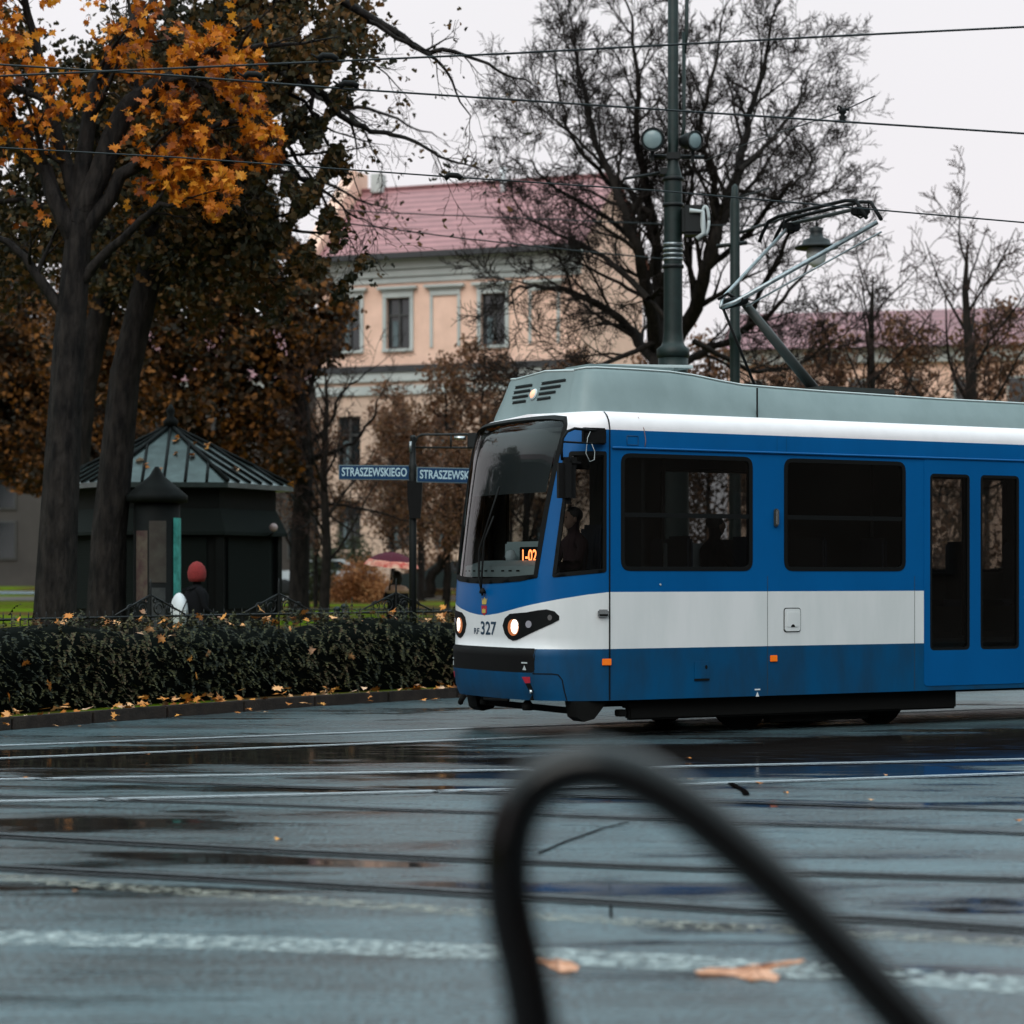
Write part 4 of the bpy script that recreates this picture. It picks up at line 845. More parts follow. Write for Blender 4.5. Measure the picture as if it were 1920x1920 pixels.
# ================================================================== STREET POLES, LAMPS, WIRES
Yp1 = 32.0
pb = W(1262, 1080, Yp1); pole = empty('overhead_line_pole', (pb.x, pb.y, 0), 0, 'tall dark green tram wire pole with floodlights and a wide collar', 'pole')
def zy(y, Y=Yp1): return EYE + (HZ - y) / F_PX * Y
b = MB(); b.lathe([(.30, 0), (.28, .4), (.24, .9), (.21, zy(700)), (.215, zy(672))], M['pole'], n=20); b.lathe([(.21, zy(672)), (.235, zy(668)), (.235, zy(655)), (.17, zy(648)), (.15, zy(640)), (.135, zy(620)), (.130, zy(340)), (.12, zy(325)), (.085, zy(310)), (.078, zy(300)), (.075, zy(-60)), (.02, zy(-70))], M['pole'], n=20); b.build('shaft', pole)
for ys_ in ((456, 462), (466, 471), (475, 480), (484, 489)):
    b = MB(); b.lathe([(.135, zy(ys_[1])), (.146, zy(ys_[1]) + .01), (.146, zy(ys_[0]) - .01), (.135, zy(ys_[0]))], M['steel'], n=20); b.build('steel_band', pole)
for ys_ in (385, 336, 500):
    b = MB(); b.lathe([(.135, zy(ys_) - .03), (.155, zy(ys_) - .02), (.155, zy(ys_) + .02), (.135, zy(ys_) + .03)], M['iron'], n=20); b.build('clamp', pole)
b = MB(); b.tube([(.155, 0, zy(60)), (.155, 0, zy(240)), (.12, 0, zy(262))], .028, M['pole'], 8); b.tube([(.20, 0, zy(-60)), (.19, 0, zy(66)), (.158, 0, zy(100))], .028, M['pole'], 8); b.build('conduit', pole)
b = MB(); b.tube([(-.34, 0, zy(293)), (.44, 0, zy(295))], .03, M['iron'], 8); b.box((0, 0, zy(294)), (.2, .2, .1), M['iron'], bevel=.01); b.build('crossbar', pole)
for cx, cy, r_, sc, ry in ((1224, 262, .16, 1, -8), (1300, 264, .135, .75, 35)):
    p = W(cx, cy, Yp1 - .15) - Vector((pb.x, pb.y, 0)); rot = Matrix.Rotation(R(ry), 3, 'Z') @ Matrix.Rotation(R(96), 3, 'X')
    b = MB(); b.lathe([(.05, -.24), (.10, -.2), (r_ * .9, -.1), (r_, 0), (r_ * 1.06, .02), (r_ * 1.06, .05), (r_ * .96, .055), (r_ * .93, .02)], M['iron'], p, 22, rot=rot); b.box(p + Vector((0, .12, -.2)), (.05, .05, .16), M['iron']); fo = b.build('floodlight', pole)
    b = MB(); b.lathe([(r_ * .93, .03), (r_ * .7, .05), (.02, .06)], M['fog'], p, 22, rot=rot); b.build('lens', fo)
b = MB(); b.tube([(-.13, 0, zy(322)), (-.35, -.1, zy(330)), (-.72, -.3, zy(342))], .022, M['iron'], 7); b.box((-.12, 0, zy(322)), (.14, .14, .1), M['iron'], bevel=.01); b.build('span_bracket', pole)
q = W(1305, 400, Yp1 - .2) - Vector((pb.x, pb.y, 0)); b = MB(); b.box(q + Vector((-.03, .05, -.10)), (.34, .3, .42), M['iron'], bevel=.04); b.tube([q + Vector((-.1, -.12, .02)), q + Vector((.08, -.14, .0)), q + Vector((.10, -.14, -.3)), q + Vector((.0, -.14, -.38))], .035, M['lightin'], 8)
ang = [R(a) for a in range(0, 361, 20)]; b.tube([q + Vector((.12 + .05 * math.cos(a), -.12, -.12 + .20 * math.sin(a))) for a in ang], .022, M['lightin'], 7); b.build('insulator_box', pole)

Yp2 = 37.0; pb2 = W(1378, 1080, Yp2)
lp = empty('lantern_post', (pb2.x, pb2.y, 0), 0, 'slender green post behind the pantograph with an arm holding a bell-shaped lantern', 'street lamp')
z2 = lambda y: zy(y, Yp2)
b = MB(); b.lathe([(.2, 0), (.16, .8), (.11, 1.1), (.085, z2(700)), (.088, z2(640)), (.105, z2(636)), (.105, z2(628)), (.085, z2(620)), (.08, z2(380)), (.06, z2(370)), (.05, z2(350)), (.01, z2(345))], M['pole'], n=16); b.build('shaft', lp)
b = MB(); b.tube([(0, 0, z2(440)), (.4, 0, z2(424)), (.9, 0, z2(405)), (1.34, 0, z2(412)), (1.34, 0, z2(425))], .025, M['iron'], 8); b.tube([(-.3, 0, z2(462)), (.2, 0, z2(455))], .035, M['iron'], 8); b.tube([(0, 0, z2(372)), (.3, 0, z2(362)), (.62, 0, z2(352))], .014, M['iron'], 6); b.build('arm', lp)
b = MB(); b.lathe([(.03, z2(425)), (.12, z2(428)), (.10, z2(436)), (.12, z2(446)), (.22, z2(450)), (.24, z2(458)), (.36, z2(463)), (.36, z2(466)), (.1, z2(464))], M['iron'], (1.34, 0, 0), 22); ln = b.build('lantern', lp)
b = MB(); b.lathe([(.16, z2(466)), (.17, z2(480)), (.13, z2(495)), (.04, z2(502))], mat('lantern_globe', (.62, .62, .62), .2), (1.34, 0, 0), 18); b.build('globe', ln)

# wires
def wire(pts, r, label, clamps=()):
    o = empty('overhead_wire', (0, 0, 0), 0, label, 'wire')
    P = [Vector(p) for p in pts]; path = []
    for a, c in zip(P, P[1:]):
        for k in range(8): path.append(a.lerp(c, k / 8))
    path.append(P[-1]); b = MB(); b.tube(path, r, M['ironline'], 6); b.build('cable', o)
    for c in clamps:
        b = MB(); b.tube([Vector(c) + Vector((-.07, 0, .0)), Vector(c) + Vector((-.03, 0, .035)), Vector(c) + Vector((.05, 0, .03)), Vector(c) + Vector((.09, 0, .0))], .028, M['rubber'], 6); b.tube([Vector(c) + Vector((-.13, 0, .05)), Vector(c) + Vector((-.05, 0, .0))], .01, M['rubber'], 5); b.build('clamp', o)
    return o
def wp(l, Y): return [W(x, y, Y if not isinstance(Y, (list, tuple)) else Y[i]) for i, (x, y) in enumerate(l)]
wire(wp([(-400, 160), (330, 128), (960, 100), (1560, 68), (2300, 32)], 19), .009, 'highest thick wire, rising to the right across the top', [W(612, 112, 19)])
wire(wp([(-400, 96), (330, 142), (640, 166), (960, 187), (1592, 229), (2300, 275)], 20), .009, 'thick wire falling from upper left past the pole to the right', [W(472, 146, 20), W(652, 163, 20)])
wire(wp([(-400, 255), (330, 295), (820, 330), (1240, 358), (1592, 389), (2300, 450)], 22), .0075, 'wire below the crown running just over the roof ridge', [W(848, 335, 22)])
wire(wp([(100, 350), (700, 398), (1240, 420), (1500, 426)], 45), .012, 'thin faint wire crossing the middle of the red roof')
wire(wp([(480, 350), (600, 412), (860, 446), (1080, 470), (1240, 485)], 40), .012, 'thin sagging wire low on the red roof', [])
dw = wire(wp([(1320, 302), (1420, 262), (1572, 212), (1640, 180)], [31.5, 30, 27, 26]), .0075, 'thin wire slanting up from the pole to the insulator')
q = W(1580, 214, 26.5); io = empty('wire_insulator', q, 0, 'small dark ribbed insulator where the slanting wire meets the long one', 'insulator')
b = MB(); b.lathe([(.03, -.10), (.06, -.09), (.03, -.07), (.05, -.03), (.02, -.01), (.05, .02), (.04, .05), (.015, .07)], M['rubber'], n=12); b.build('ribs', io); b = MB(); b.tube([(-.06, 0, .04), (-.05, 0, .10), (.0, 0, .06), (.08, 0, .05)], .016, M['rubber'], 6); b.build('hook', io)

# ---- street-name post with signal
Ys = 31.3; sb_ = W(774, 1080, Ys); sp = empty('signal_post', (sb_.x, sb_.y, 0), 0, 'black traffic signal post with a curved mast arm behind the hedge', 'traffic signal')
zs_ = lambda y: zy(y, Ys)
b = MB(); b.lathe([(.055, 0), (.052, zs_(1000)), (.05, zs_(905)), (.062, zs_(890)), (.05, zs_(882)), (.062, zs_(874)), (.045, zs_(868)), (.038, zs_(822)), (.042, zs_(820)), (.03, zs_(816))], M['iron'], n=14); b.build('shaft', sp)
b = MB(); b.tube([(.01, 0, zs_(850)), (.02, 0, zs_(832)), (.06, 0, zs_(820)), (.12, 0, zs_(815)), (1.9, 0, zs_(813))], .017, M['iron'], 8); b.tube([(.01, 0, zs_(839)), (1.9, 0, zs_(840))], .014, M['iron'], 8)
for dx in (.53, 1.1, 1.7): b.tube([(dx, 0, zs_(814)), (dx, 0, zs_(840))], .014, M['iron'], 6)
b.build('mast_arm', sp)
b = MB(); b.box((.83, -.03, zs_(827)), (.14, .18, .22), M['iron'], bevel=.02); b.tube([(.58, -.05, zs_(821)), (.74, -.05, zs_(822))], .026, M['chrome'], 8); b.build('camera_unit', sp)
b = MB(); b.prism([(-.095, zs_(902)), (.115, zs_(903)), (.105, zs_(940)), (.085, zs_(972)), (-.06, zs_(972)), (-.09, zs_(940))], .2, M['blackplast'], 'xz', (.02, .0, 0)); b.build('signal_housing', sp)
b = MB(); b.tube([(-.03, -.05, zs_(848)), (-.03, -.05, zs_(828))], .02, M['steel'], 6); b.build('bracket', sp)
def nameplate(x0, x1, y0, y1, tilt, Y, rz, label, ls, ws):
    c = W((x0 + x1) / 2, (y0 + y1) / 2, Y); o = empty('street_sign', c, rz, label, 'street sign'); o.rotation_euler = (0, R(tilt), rz)
    w_, h_ = (x1 - x0) / F_PX * Y, (y1 - y0) / F_PX * Y
    b = MB(); b.box((0, 0, 0), (w_, .02, h_), M['signedge'], bevel=.004); b.build('panel_edge', o)
    b = MB(); b.box((0, -.008, 0), (w_ - .028, .012, h_ - .028), M['signblue']); b.build('panel', o)
    vs, fs = text_mesh('STRASZEWSKIEGO', ls, 0, ws); mnx = min(v[0] for v in vs); mxx = max(v[0] for v in vs); k = (w_ - .09) / (mxx - mnx)
    b = MB(); b.add([(x * k, -.0155, z_) for x, z_ in vs], fs, M['signwhite']); b.build('lettering', o); return o
nameplate(635, 769, 872, 900, .4, Ys, 0, 'blue STRASZEWSKIEGO street sign, the full one left of the signal post', .165, .7)
nameplate(781, 921, 877, 906, 1.0, Ys - .05, R(6), 'blue STRASZEWSKIEGO street sign right of the post, cut off by the tram', .165, .7)

# ================================================================== BUILDINGS
FA = R(-20.6); fe = Vector((math.cos(FA), math.sin(FA), 0)); Q0 = Vector((-2.607, 100, 0))
bd = empty('palace_building', Q0, FA, 'long peach building with grey trim and red tiled roof behind the trees', 'building')
def bz_(y): return EYE + (HZ - y) / 42.2
A0, A1 = -6.7, 6.0; ZE = 15.9; ZRG = 19.7; DP = 9
# wall with openings (local frame: x along the facade, y into the building)
wins = [(-5.10, 'w'), (-2.66, 'w'), (1.90, 'w')]; blind = [-.38, 4.3]
levels = [(bz_(650), bz_(553)), (bz_(880), bz_(775)), (bz_(1030), bz_(935))]
def wall_open(b, a0, a1, z0, z1, ops, m, y=0, th=.35):
    ops = sorted(ops); zs__ = sorted(set([z0, z1] + [q for o_ in ops for q in (o_[2], o_[3])])); xs__ = sorted(set([a0, a1] + [q for o_ in ops for q in (o_[0], o_[1])]))
    for i in range(len(xs__) - 1):
        for j in range(len(zs__) - 1):
            cx, cz = (xs__[i] + xs__[i + 1]) / 2, (zs__[j] + zs__[j + 1]) / 2
            if any(o_[0] < cx < o_[1] and o_[2] < cz < o_[3] for o_ in ops): continue
            b.add([(xs__[i], y, zs__[j]), (xs__[i + 1], y, zs__[j]), (xs__[i + 1], y, zs__[j + 1]), (xs__[i], y, zs__[j + 1])], [(0, 1, 2, 3)], m)
    for a, c, p, q in ops:
        b.add([(a, y, p), (c, y, p), (c, y, q), (a, y, q), (a, y + th, p), (c, y + th, p), (c, y + th, q), (a, y + th, q)], [(0, 4, 5, 1), (1, 5, 6, 2), (2, 6, 7, 3), (3, 7, 4, 0)], m)
ops = [(a - .58, a + .58, z0, z1) for a, _ in wins for z0, z1 in levels] + [(a - .58, a + .58, z0, z1) for a in blind for z0, z1 in levels[1:]]
SZ = bz_(690)
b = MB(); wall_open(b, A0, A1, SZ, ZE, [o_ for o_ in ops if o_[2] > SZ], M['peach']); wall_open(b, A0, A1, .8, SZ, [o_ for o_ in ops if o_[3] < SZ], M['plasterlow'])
b.add([(A0, 0, .8), (A0, DP, .8), (A0, DP, ZE), (A0, DP / 2, ZRG), (A0, 0, ZE)], [(4, 3, 2, 1, 0)], M['peach']); b.add([(A1, 0, .8), (A1, DP, .8), (A1, DP, ZE), (A1, DP / 2, ZRG), (A1, 0, ZE)], [(0, 1, 2, 3, 4)], M['peach'])
b.add([(A0, DP, .8), (A1, DP, .8), (A1, DP, ZE), (A0, DP, ZE)], [(0, 3, 2, 1)], M['peach'])
b.build('wall', bd)
for a, z0, z1 in [(a, z0, z1) for a, _ in wins for z0, z1 in levels] + [(a, z0, z1) for a in blind for z0, z1 in levels[1:]]:
    b = MB(); fw = .07; b.box((a - .54, .2, (z0 + z1) / 2), (fw, .08, z1 - z0), M['frame']); b.box((a + .54, .2, (z0 + z1) / 2), (fw, .08, z1 - z0), M['frame']); b.box((a, .19, (z0 + z1) / 2), (.09, .08, z1 - z0 - .02), M['frame'])
    b.box((a, .18, z0 + (z1 - z0) * .66), (1.02, .08, .08), M['frame']); b.box((a, .2, z0 + .04), (1.0, .08, .08), M['frame']); b.box((a, .2, z1 - .04), (1.0, .08, .08), M['frame']); wo_ = b.build('window', bd)
    b = MB(); b.box((a, .26, (z0 + z1) / 2), (1.1, .02, z1 - z0), M['winglass']); b.build('pane', wo_)
    b = MB(); b.box((a - .24, .245, z0 + (z1 - z0) * .3), (.25, .01, (z1 - z0) * .5), M['curtain']); b.build('curtain', wo_)
    if z0 > SZ:
        b = MB(); t = .17
        for sg in (-1, 1): b.box((a + sg * (.58 + t / 2), -.04, (z0 + z1) / 2), (t, .08, z1 - z0), M['plaster'])
        b.box((a, -.05, z1 + .12), (1.16 + 2 * t, .10, .24), M['plaster']); b.box((a, -.14, z1 + .42), (1.9, .28, .12), M['plaster']); b.box((a, -.06, z1 + .31), (1.6, .12, .12), M['plaster'])
        b.box((a, -.08, z0 - .07), (1.5, .16, .12), M['plaster']); b.build('window_surround', bd)
for a in blind:
    z0, z1 = levels[0]; b = MB()
    for sg in (-1, 1): b.box((a + sg * .66, -.035, (z0 + z1) / 2), (.13, .07, z1 - z0), M['plaster'])
    b.box((a, -.045, z1 + .12), (1.45, .09, .22), M['plaster']); b.box((a, -.14, z1 + .42), (1.9, .28, .12), M['plaster']); b.box((a, -.06, z1 + .31), (1.6, .12, .12), M['plaster']); b.build('blind_niche', bd)
b = MB(); am = (A0 + A1) / 2; al = A1 - A0
b.box((am, -.10, ZE - .75), (al + .1, .2, .30), M['plaster']); b.box((am, -.16, ZE - .40), (al + .2, .32, .34), M['plaster']); b.box((am, -.05, ZE - 1.05), (al, .1, .24), M['plaster']); b.box((am, -.28, ZE - .12), (al + .3, .56, .2), M['plaster']); b.build('cornice', bd)
b = MB(); b.box((am, -.12, bz_(688)), (al + .1, .26, .30), M['eave']); b.box((am, -.08, bz_(702)), (al + .1, .18, .45), M['plaster']); b.box((am, -.06, bz_(728)), (al, .12, .40), M['plaster']); b.build('string_course', bd)
b = MB(); b.add([(A0 + .3, -.75, ZE - .05), (A1 + .3, -.75, ZE - .05), (A1 + .3, DP / 2, ZRG + .1), (A0 + .3, DP / 2, ZRG + .1), (A0 + .3, DP + .7, ZE - .05), (A1 + .3, DP + .7, ZE - .05)], [(0, 1, 2, 3), (3, 2, 5, 4)], M['tiles']); ro = b.build('roof', bd)
b = MB(); b.box((am, -.80, ZE - .04), (al + .6, .2, .26), M['eave']); b.build('gutter', bd)
b = MB(); b.box((am, DP / 2, ZRG + .12), (al, .3, .14), M['tiles']); b.build('ridge', ro)
# gable parapet at the left end, with a raised block
b = MB(); g = [(-.9, ZE - 1.3), (-.9, ZE + .15), (DP / 2 - .9, ZRG + .55), (DP / 2 - .9, ZRG + .95), (DP / 2 + .6, ZRG + .95), (DP / 2 + .6, ZRG + .3), (DP + .9, ZE), (DP + .9, ZE - 1.3)]
b.prism(g, .7, M['peach'], 'yz', (A0 - .1, 0, 0)); b.build('gable_parapet', bd)
b = MB(); b.box((A0 + 1.15, DP / 2 - .2, ZRG + .35), (.55, .6, .9), M['plaster'], bevel=.03); b.build('chimney', ro)
b = MB(); b.tube([(.92, DP / 2 - .7, ZRG - .9), (.92, DP / 2 - .7, ZRG + .65)], .13, mat('vent_pipe', (.75, .75, .76), .5), 10); b.build('vent_pipe', ro)
# attic block on the right

# second building, right
bd2 = empty('townhouse', W(1560, 1080, 118), R(-12), 'distant building at the right with dull red roof and peach wall', 'building'); bd2.location.z = 0
def z3(y): return EYE + (HZ - y) * 118 / F_PX
b = MB(); b.box((3, 6, (.8 + z3(668)) / 2), (17, 12, z3(668) - .8), M['peach']); b.build('wall', bd2)
b = MB(); b.box((3, -.1, z3(668)), (17.4, .5, .8), M['plaster']); b.build('cornice', bd2)
b = MB(); b.prism([(-.9, z3(655)), (12.9, z3(655)), (6, z3(560))], 17.6, M['tiles2'], 'yz', (3, 0, 0)); b.build('roof', bd2)
for i in range(6):
    for zz_ in (z3(750), z3(850)):
        b = MB(); b.box((-4 + i * 2.7, -.02, zz_), (1.1, .1, 2.2), M['plaster']); wf = b.build('window', bd2); b = MB(); b.box((-4 + i * 2.7, -.06, zz_), (.9, .06, 2.0), M['winglass']); b.build('pane', wf)

# ---- cars far behind
def car(name, loc, rz, m, label):
    o = empty(name, loc, rz, label, 'car'); b = MB()
    pr = [(-2.1, .35), (-2.15, .7), (-2.0, .92), (-1.1, 1.0), (-.6, 1.38), (.9, 1.42), (1.65, 1.0), (2.1, .9), (2.15, .4)]
    b.prism(pr, 1.7, m, 'xz'); bo = b.build('body', o)
    for sg in (-1, 1):
        b = MB(); b.add([(-.98, sg * .856, 1.0), (-.55, sg * .856, 1.32), (.82, sg * .856, 1.35), (1.42, sg * .856, 1.0)], [(0, 1, 2, 3)] if sg > 0 else [(3, 2, 1, 0)], M['winglass']); b.build('side_glass', o)
    for x in (-1.35, 1.35):
        for sg in (-1, 1):
            b = MB(); b.lathe([(.32, -.1), (.33, 0), (.32, .1), (.15, .11)], M['tyre'], (x, sg * .80, .33), 20, rot=Matrix.Rotation(R(90 * -sg), 3, 'X')); b.build('wheel', o)
    return o
for px, Y, rz, m, lb, nm in ((600, 88, 3, M['carw'], 'pale car parked left of the rust bush', 'parked_car'), (855, 84, -4, M['card'], 'dark green car parked behind the park right of the umbrella', 'parked_car')):
    p = W(px, 1080, Y); p.z = kz(p.x, Y); car(nm, p, R(rz), m, lb)

# ================================================================== KIOSK
Yk = 40.0; kc = W(320, 1080, Yk); kio = empty('kiosk', (kc.x, kc.y, 0), 0, 'dark green six-sided kiosk with a striped metal roof and closed shutters', 'kiosk')
zk = lambda y: zy(y, Yk)
def hexp(r, z, off=5): return [(r * math.cos(R(off - 60 * k)), r * math.sin(R(off - 60 * k)), z) for k in range(6)]
kg = kz(kc.x, kc.y)
b = MB(); h1, h2 = hexp(1.86, kg), hexp(1.86, zk(918)); b.add(h1 + h2, [(i, i + 6, (i + 1) % 6 + 6, (i + 1) % 6) for i in range(6)] + [(0, 1, 2, 3, 4, 5)], M['kiosk']); b.build('wall', kio, recalc=True)
b = MB(); e1, e2, ap = hexp(2.17, zk(912)), hexp(2.17, zk(921)), (0, 0, zk(800)); b.add(e1 + e2 + [ap], [(i, (i + 1) % 6, 12) for i in range(6)] + [(i, i + 6, (i + 1) % 6 + 6, (i + 1) % 6) for i in range(6)] + [(6, 7, 8, 9, 10, 11)], M['kioskroof']); kr = b.build('roof', kio, recalc=True)
b = MB()
for i in range(6):
    A_, B_ = Vector(e1[i]), Vector(e1[(i + 1) % 6]); T_ = Vector(ap)
    b.tube([A_ + Vector((0, 0, .03)), T_ + Vector((0, 0, .03))], .035, M['kiosk'], 6)
    for k in range(1, 6):
        t = k / 6; p = A_.lerp(B_, t); top = 1 - abs(t - .5) * 2; q = p.lerp(T_ if False else (A_.lerp(B_, .5)).lerp(T_, 1), top * .96)
        mid = A_.lerp(B_, .5); dirr = (T_ - mid); q = p + dirr * (1 - abs(t - .5) * 2) * .97
        b.tube([p + Vector((0, 0, .02)), q + Vector((0, 0, .02))], .028, M['kiosk'], 5)
b.build('roof_seams', kr)
b = MB(); b.lathe([(.12, zk(800)), (.14, zk(790)), (.05, zk(780)), (.08, zk(770)), (.02, zk(758))], M['kiosk'], n=12); b.build('finial', kr)
b = MB(); a1, a2, a3 = hexp(1.87, zk(958)), hexp(2.06, zk(1000)), hexp(2.06, zk(1006)); b.add(a1 + a2 + a3, [(i, (i + 1) % 6, (i + 1) % 6 + 6, i + 6) for i in range(6)] + [(i + 6, (i + 1) % 6 + 6, (i + 1) % 6 + 12, i + 12) for i in range(6)] + [(12, 13, 14, 15, 16, 17)], M['kioskpan']); b.build('awning', kio, recalc=True)
for i in range(6):
    A_, B_ = Vector(hexp(1.875, 0)[i]), Vector(hexp(1.875, 0)[(i + 1) % 6]); t = (B_ - A_).normalized(); n = Vector((t.y, -t.x, 0)); n = n if n.dot(A_ + B_) > 0 else -n
    b = MB(); c = A_.lerp(B_, .5); rz_ = math.atan2(t.y, t.x)
    nsl = 26; z0, z1 = zk(1140), zk(1010)
    for k in range(nsl): b.box((c.x + n.x * .012, c.y + n.y * .012, z0 + (z1 - z0) * (k + .5) / nsl), (1.42, .03, (z1 - z0) / nsl * .82), M['kioskpan'], rz=rz_)
    b.build('shutter', kio); b = MB()
    b.box((A_.x, A_.y, (z0 + z1) / 2), (.14, .14, z1 - z0 + .2), M['kiosk'], rz=rz_); b.build('corner_post', kio)
b = MB(); ellips(b, (1.88, -.5, zk(990)), (.075, .075, .075), mat('globe_lamp', (.42, .30, .29), .5)); b.tube([(1.88, -.5, zk(1000)), (1.75, -.3, zk(1008))], .02, M['iron'], 6); b.build('globe_lamp', kio)

# advertising column, teal poster
ac = W(294, 1080, 35); col = empty('advertising_column', (ac.x, ac.y, 0), 0, 'round column with a bright teal poster at the left beside the kiosk', 'advertising column')
b = MB(); b.lathe([(.42, 0), (.42, .45), (.36, .5), (.36, 2.7), (.30, 2.75)], M['kiosk'], n=24); b.build('drum', col)
def cposter(a0, a1, z0, z1, m, r=.366):
    b = MB(); n = 10; vs = []
    for rr in (r, r - .006):
        for k in range(n + 1):
            a = R(a0 + (a1 - a0) * k / n); vs += [(rr * math.cos(a), rr * math.sin(a), z0), (rr * math.cos(a), rr * math.sin(a), z1)]
    b.add(vs, [(2 * k, 2 * k + 2, 2 * k + 3, 2 * k + 1) for k in range(n)], m, True); b.build('poster', col)
cposter(-38, 25, .62, 2.5, M['teal'], .372)
cposter(-100, -58, 1.5, 2.45, mat('faded_poster', (.05, .042, .034), .8, col2=(.03, .02, .016), vscale=5)); cposter(-140, -104, 1.2, 2.3, mat('dark_poster', (.05, .02, .02), .8, col2=(.09, .07, .05), vscale=6)); cposter(-98, -60, .7, 1.42, mat('pale_poster', (.04, .042, .042), .8, col2=(.02, .022, .024), vscale=7))
b = MB(); b.lathe([(.30, 2.72), (.48, 2.75), (.48, 2.85), (.30, 3.0), (.12, 3.15), (.03, 3.3)], M['kiosk'], n=24); b.build('cap', col)

# ================================================================== HEDGE, FENCE
def off_path(path, d):
    out = []; n = len(path)
    for i, p in enumerate(path):
        a, c = Vector(path[max(i - 1, 0)]), Vector(path[min(i + 1, n - 1)]); t = (c - a).normalized(); out.append(Vector(p) + Vector((-t.y, t.x)) * d)
    return out
kmid = [p for p in KERB if 10 < p[1] < 36]
hp = off_path(sub(kmid, .35), .95)
rng = np.random.default_rng(3)
hb = MB(); prof = [(-.42, .12), (-.50, .45), (-.48, .80), (-.36, .98), (-.1, 1.03), (.2, 1.0), (.40, .85), (.45, .4), (.42, .12)]
vs = []; np_ = len(prof)
for i, p in enumerate(hp):
    a, c = hp[max(i - 1, 0)], hp[min(i + 1, len(hp) - 1)]; t = (c - a).normalized(); nn = Vector((-t.y, t.x)); hh = 1 + .05 * math.sin(i * .9) + .04 * math.sin(i * .37 + 1) + rng.normal() * .025
    for o_, z_ in prof: q = p + nn * (o_ * .88 + rng.normal() * .02); vs.append((q.x, q.y, .1 + (z_ - .1) * hh * .95))
hb.add(vs, [(i * np_ + k, i * np_ + k + 1, (i + 1) * np_ + k + 1, (i + 1) * np_ + k) for i in range(len(hp) - 1) for k in range(np_ - 1)], LM['hedgecore'], True)
# fronds drooping over the face and on top
vs, fs = [], []
Ltot = len(hp)
NF = 7500
for _ in range(NF):
    i = int(rng.random() * (Ltot - 1)); p = hp[i].lerp(hp[i + 1], rng.random()); t = (hp[i + 1] - hp[i]).normalized(); nn = Vector((-t.y, t.x))
    if p.y < 19: continue
    u = rng.random()
    if u < .72: o_, z_ = -.42 - .06 * rng.random(), .2 + .8 * rng.random()
    else: o_, z_ = -.40 + .6 * rng.random(), .93 + .10 * rng.random() + .16 * rng.random() ** 4
    base = Vector((p.x + nn.x * o_, p.y + nn.y * o_, z_)); ln = .07 + .20 * rng.random() ** 2
    outd = Vector((-nn.x, -nn.y, 0)) if u < .72 else Vector((rng.normal(), rng.normal(), .8)).normalized()
    d = (outd * (.55 + .3 * rng.random()) + Vector((t.x, t.y, 0)) * rng.normal() * .9 + Vector((0, 0, -.3 + .5 * rng.random() if u < .72 else .5))).normalized()
    pos = base.copy(); nseg = 5
    sidev = d.cross(Vector((0, 0, 1))); sidev = sidev.normalized() if sidev.length > .05 else Vector((1, 0, 0))
    for s_ in range(nseg):
        nx = pos + d * ln / nseg; d = (d + Vector((0, 0, -.30))).normalized(); wn = .030 * (1 - s_ / nseg * .6)
        for sg in (-1, 1):
            tip = pos + (d * .5 + sidev * sg).normalized() * wn + Vector((0, 0, rng.normal() * .006)); o2 = len(vs)
            q1 = pos + d * .006; q2 = nx
            vs += [tuple(q1), tuple(tip + d * .008), tuple(tip - d * .004), tuple(q2)]; fs.append((o2, o2 + 2, o2 + 1)); fs.append((o2, o2 + 1, o2 + 3))
        pos = nx
hb.add(vs, fs, LM['hedge'])
hd = hb.build('hedge'); tag(hd, 'low dense dark evergreen hedge running along the kerb', 'hedge')

fp_ = off_path(sub(kmid, .25), 1.75); fp_ = [p for p in fp_ if p.y > 21]
FZ = 1.10
fen = empty('park_fence', (0, 0, 0), 0, 'low wrought iron fence with scroll crests behind the hedge', 'fence')
b = MB(); b.tube([(p.x, p.y, FZ) for p in fp_], .016, M['iron'], 6); b.tube([(p.x, p.y, FZ - .55) for p in fp_], .014, M['iron'], 6); b.build('rail', fen)
b = MB()
for p, q in zip(fp_, fp_[1:]):
    for t in (0, .5): c = p.lerp(q, t); b.tube([(c.x, c.y, .1), (c.x, c.y, FZ + .055), (c.x, c.y, FZ + .085)], [.008, .008, .002], M['iron'], 4)
pk = b.build('picket', fen); pk['kind'] = 'stuff'
def near_px(px): return min(range(len(fp_)), key=lambda i: abs(960 + fp_[i].x / fp_[i].y * F_PX - px))
for px in (515, 748, 280, 1010):
    i = near_px(px); c = fp_[i]; t = (fp_[min(i + 1, len(fp_) - 1)] - fp_[max(i - 1, 0)]).normalized(); b = MB()
    def lc(a, z): return (c.x + t.x * a, c.y + t.y * a, z)
    b.tube([lc(-.62, FZ + .02), lc(-.2, FZ + .19), lc(0, FZ + .27)], .012, M['iron'], 6); b.tube([lc(.62, FZ + .02), lc(.2, FZ + .19), lc(0, FZ + .27)], .012, M['iron'], 6); b.tube([lc(0, .1), lc(0, FZ + .27), lc(0, FZ + .42), lc(0, FZ + .47)], [.014, .014, .012, .003], M['iron'], 6)
    for sg in (-1, 1):
        for r0, cx_, cz_ in ((.10, .14, .10), (.075, .34, .085), (.045, .08, .20)):
            b.tube([lc(sg * (cx_ + r0 * (1 - k / 26 * .7) * math.cos(k * .42)), FZ + cz_ + r0 * (1 - k / 26 * .7) * math.sin(k * .42)) for k in range(24)], .009, M['iron'], 5)
    b.build('scroll_crest', fen)
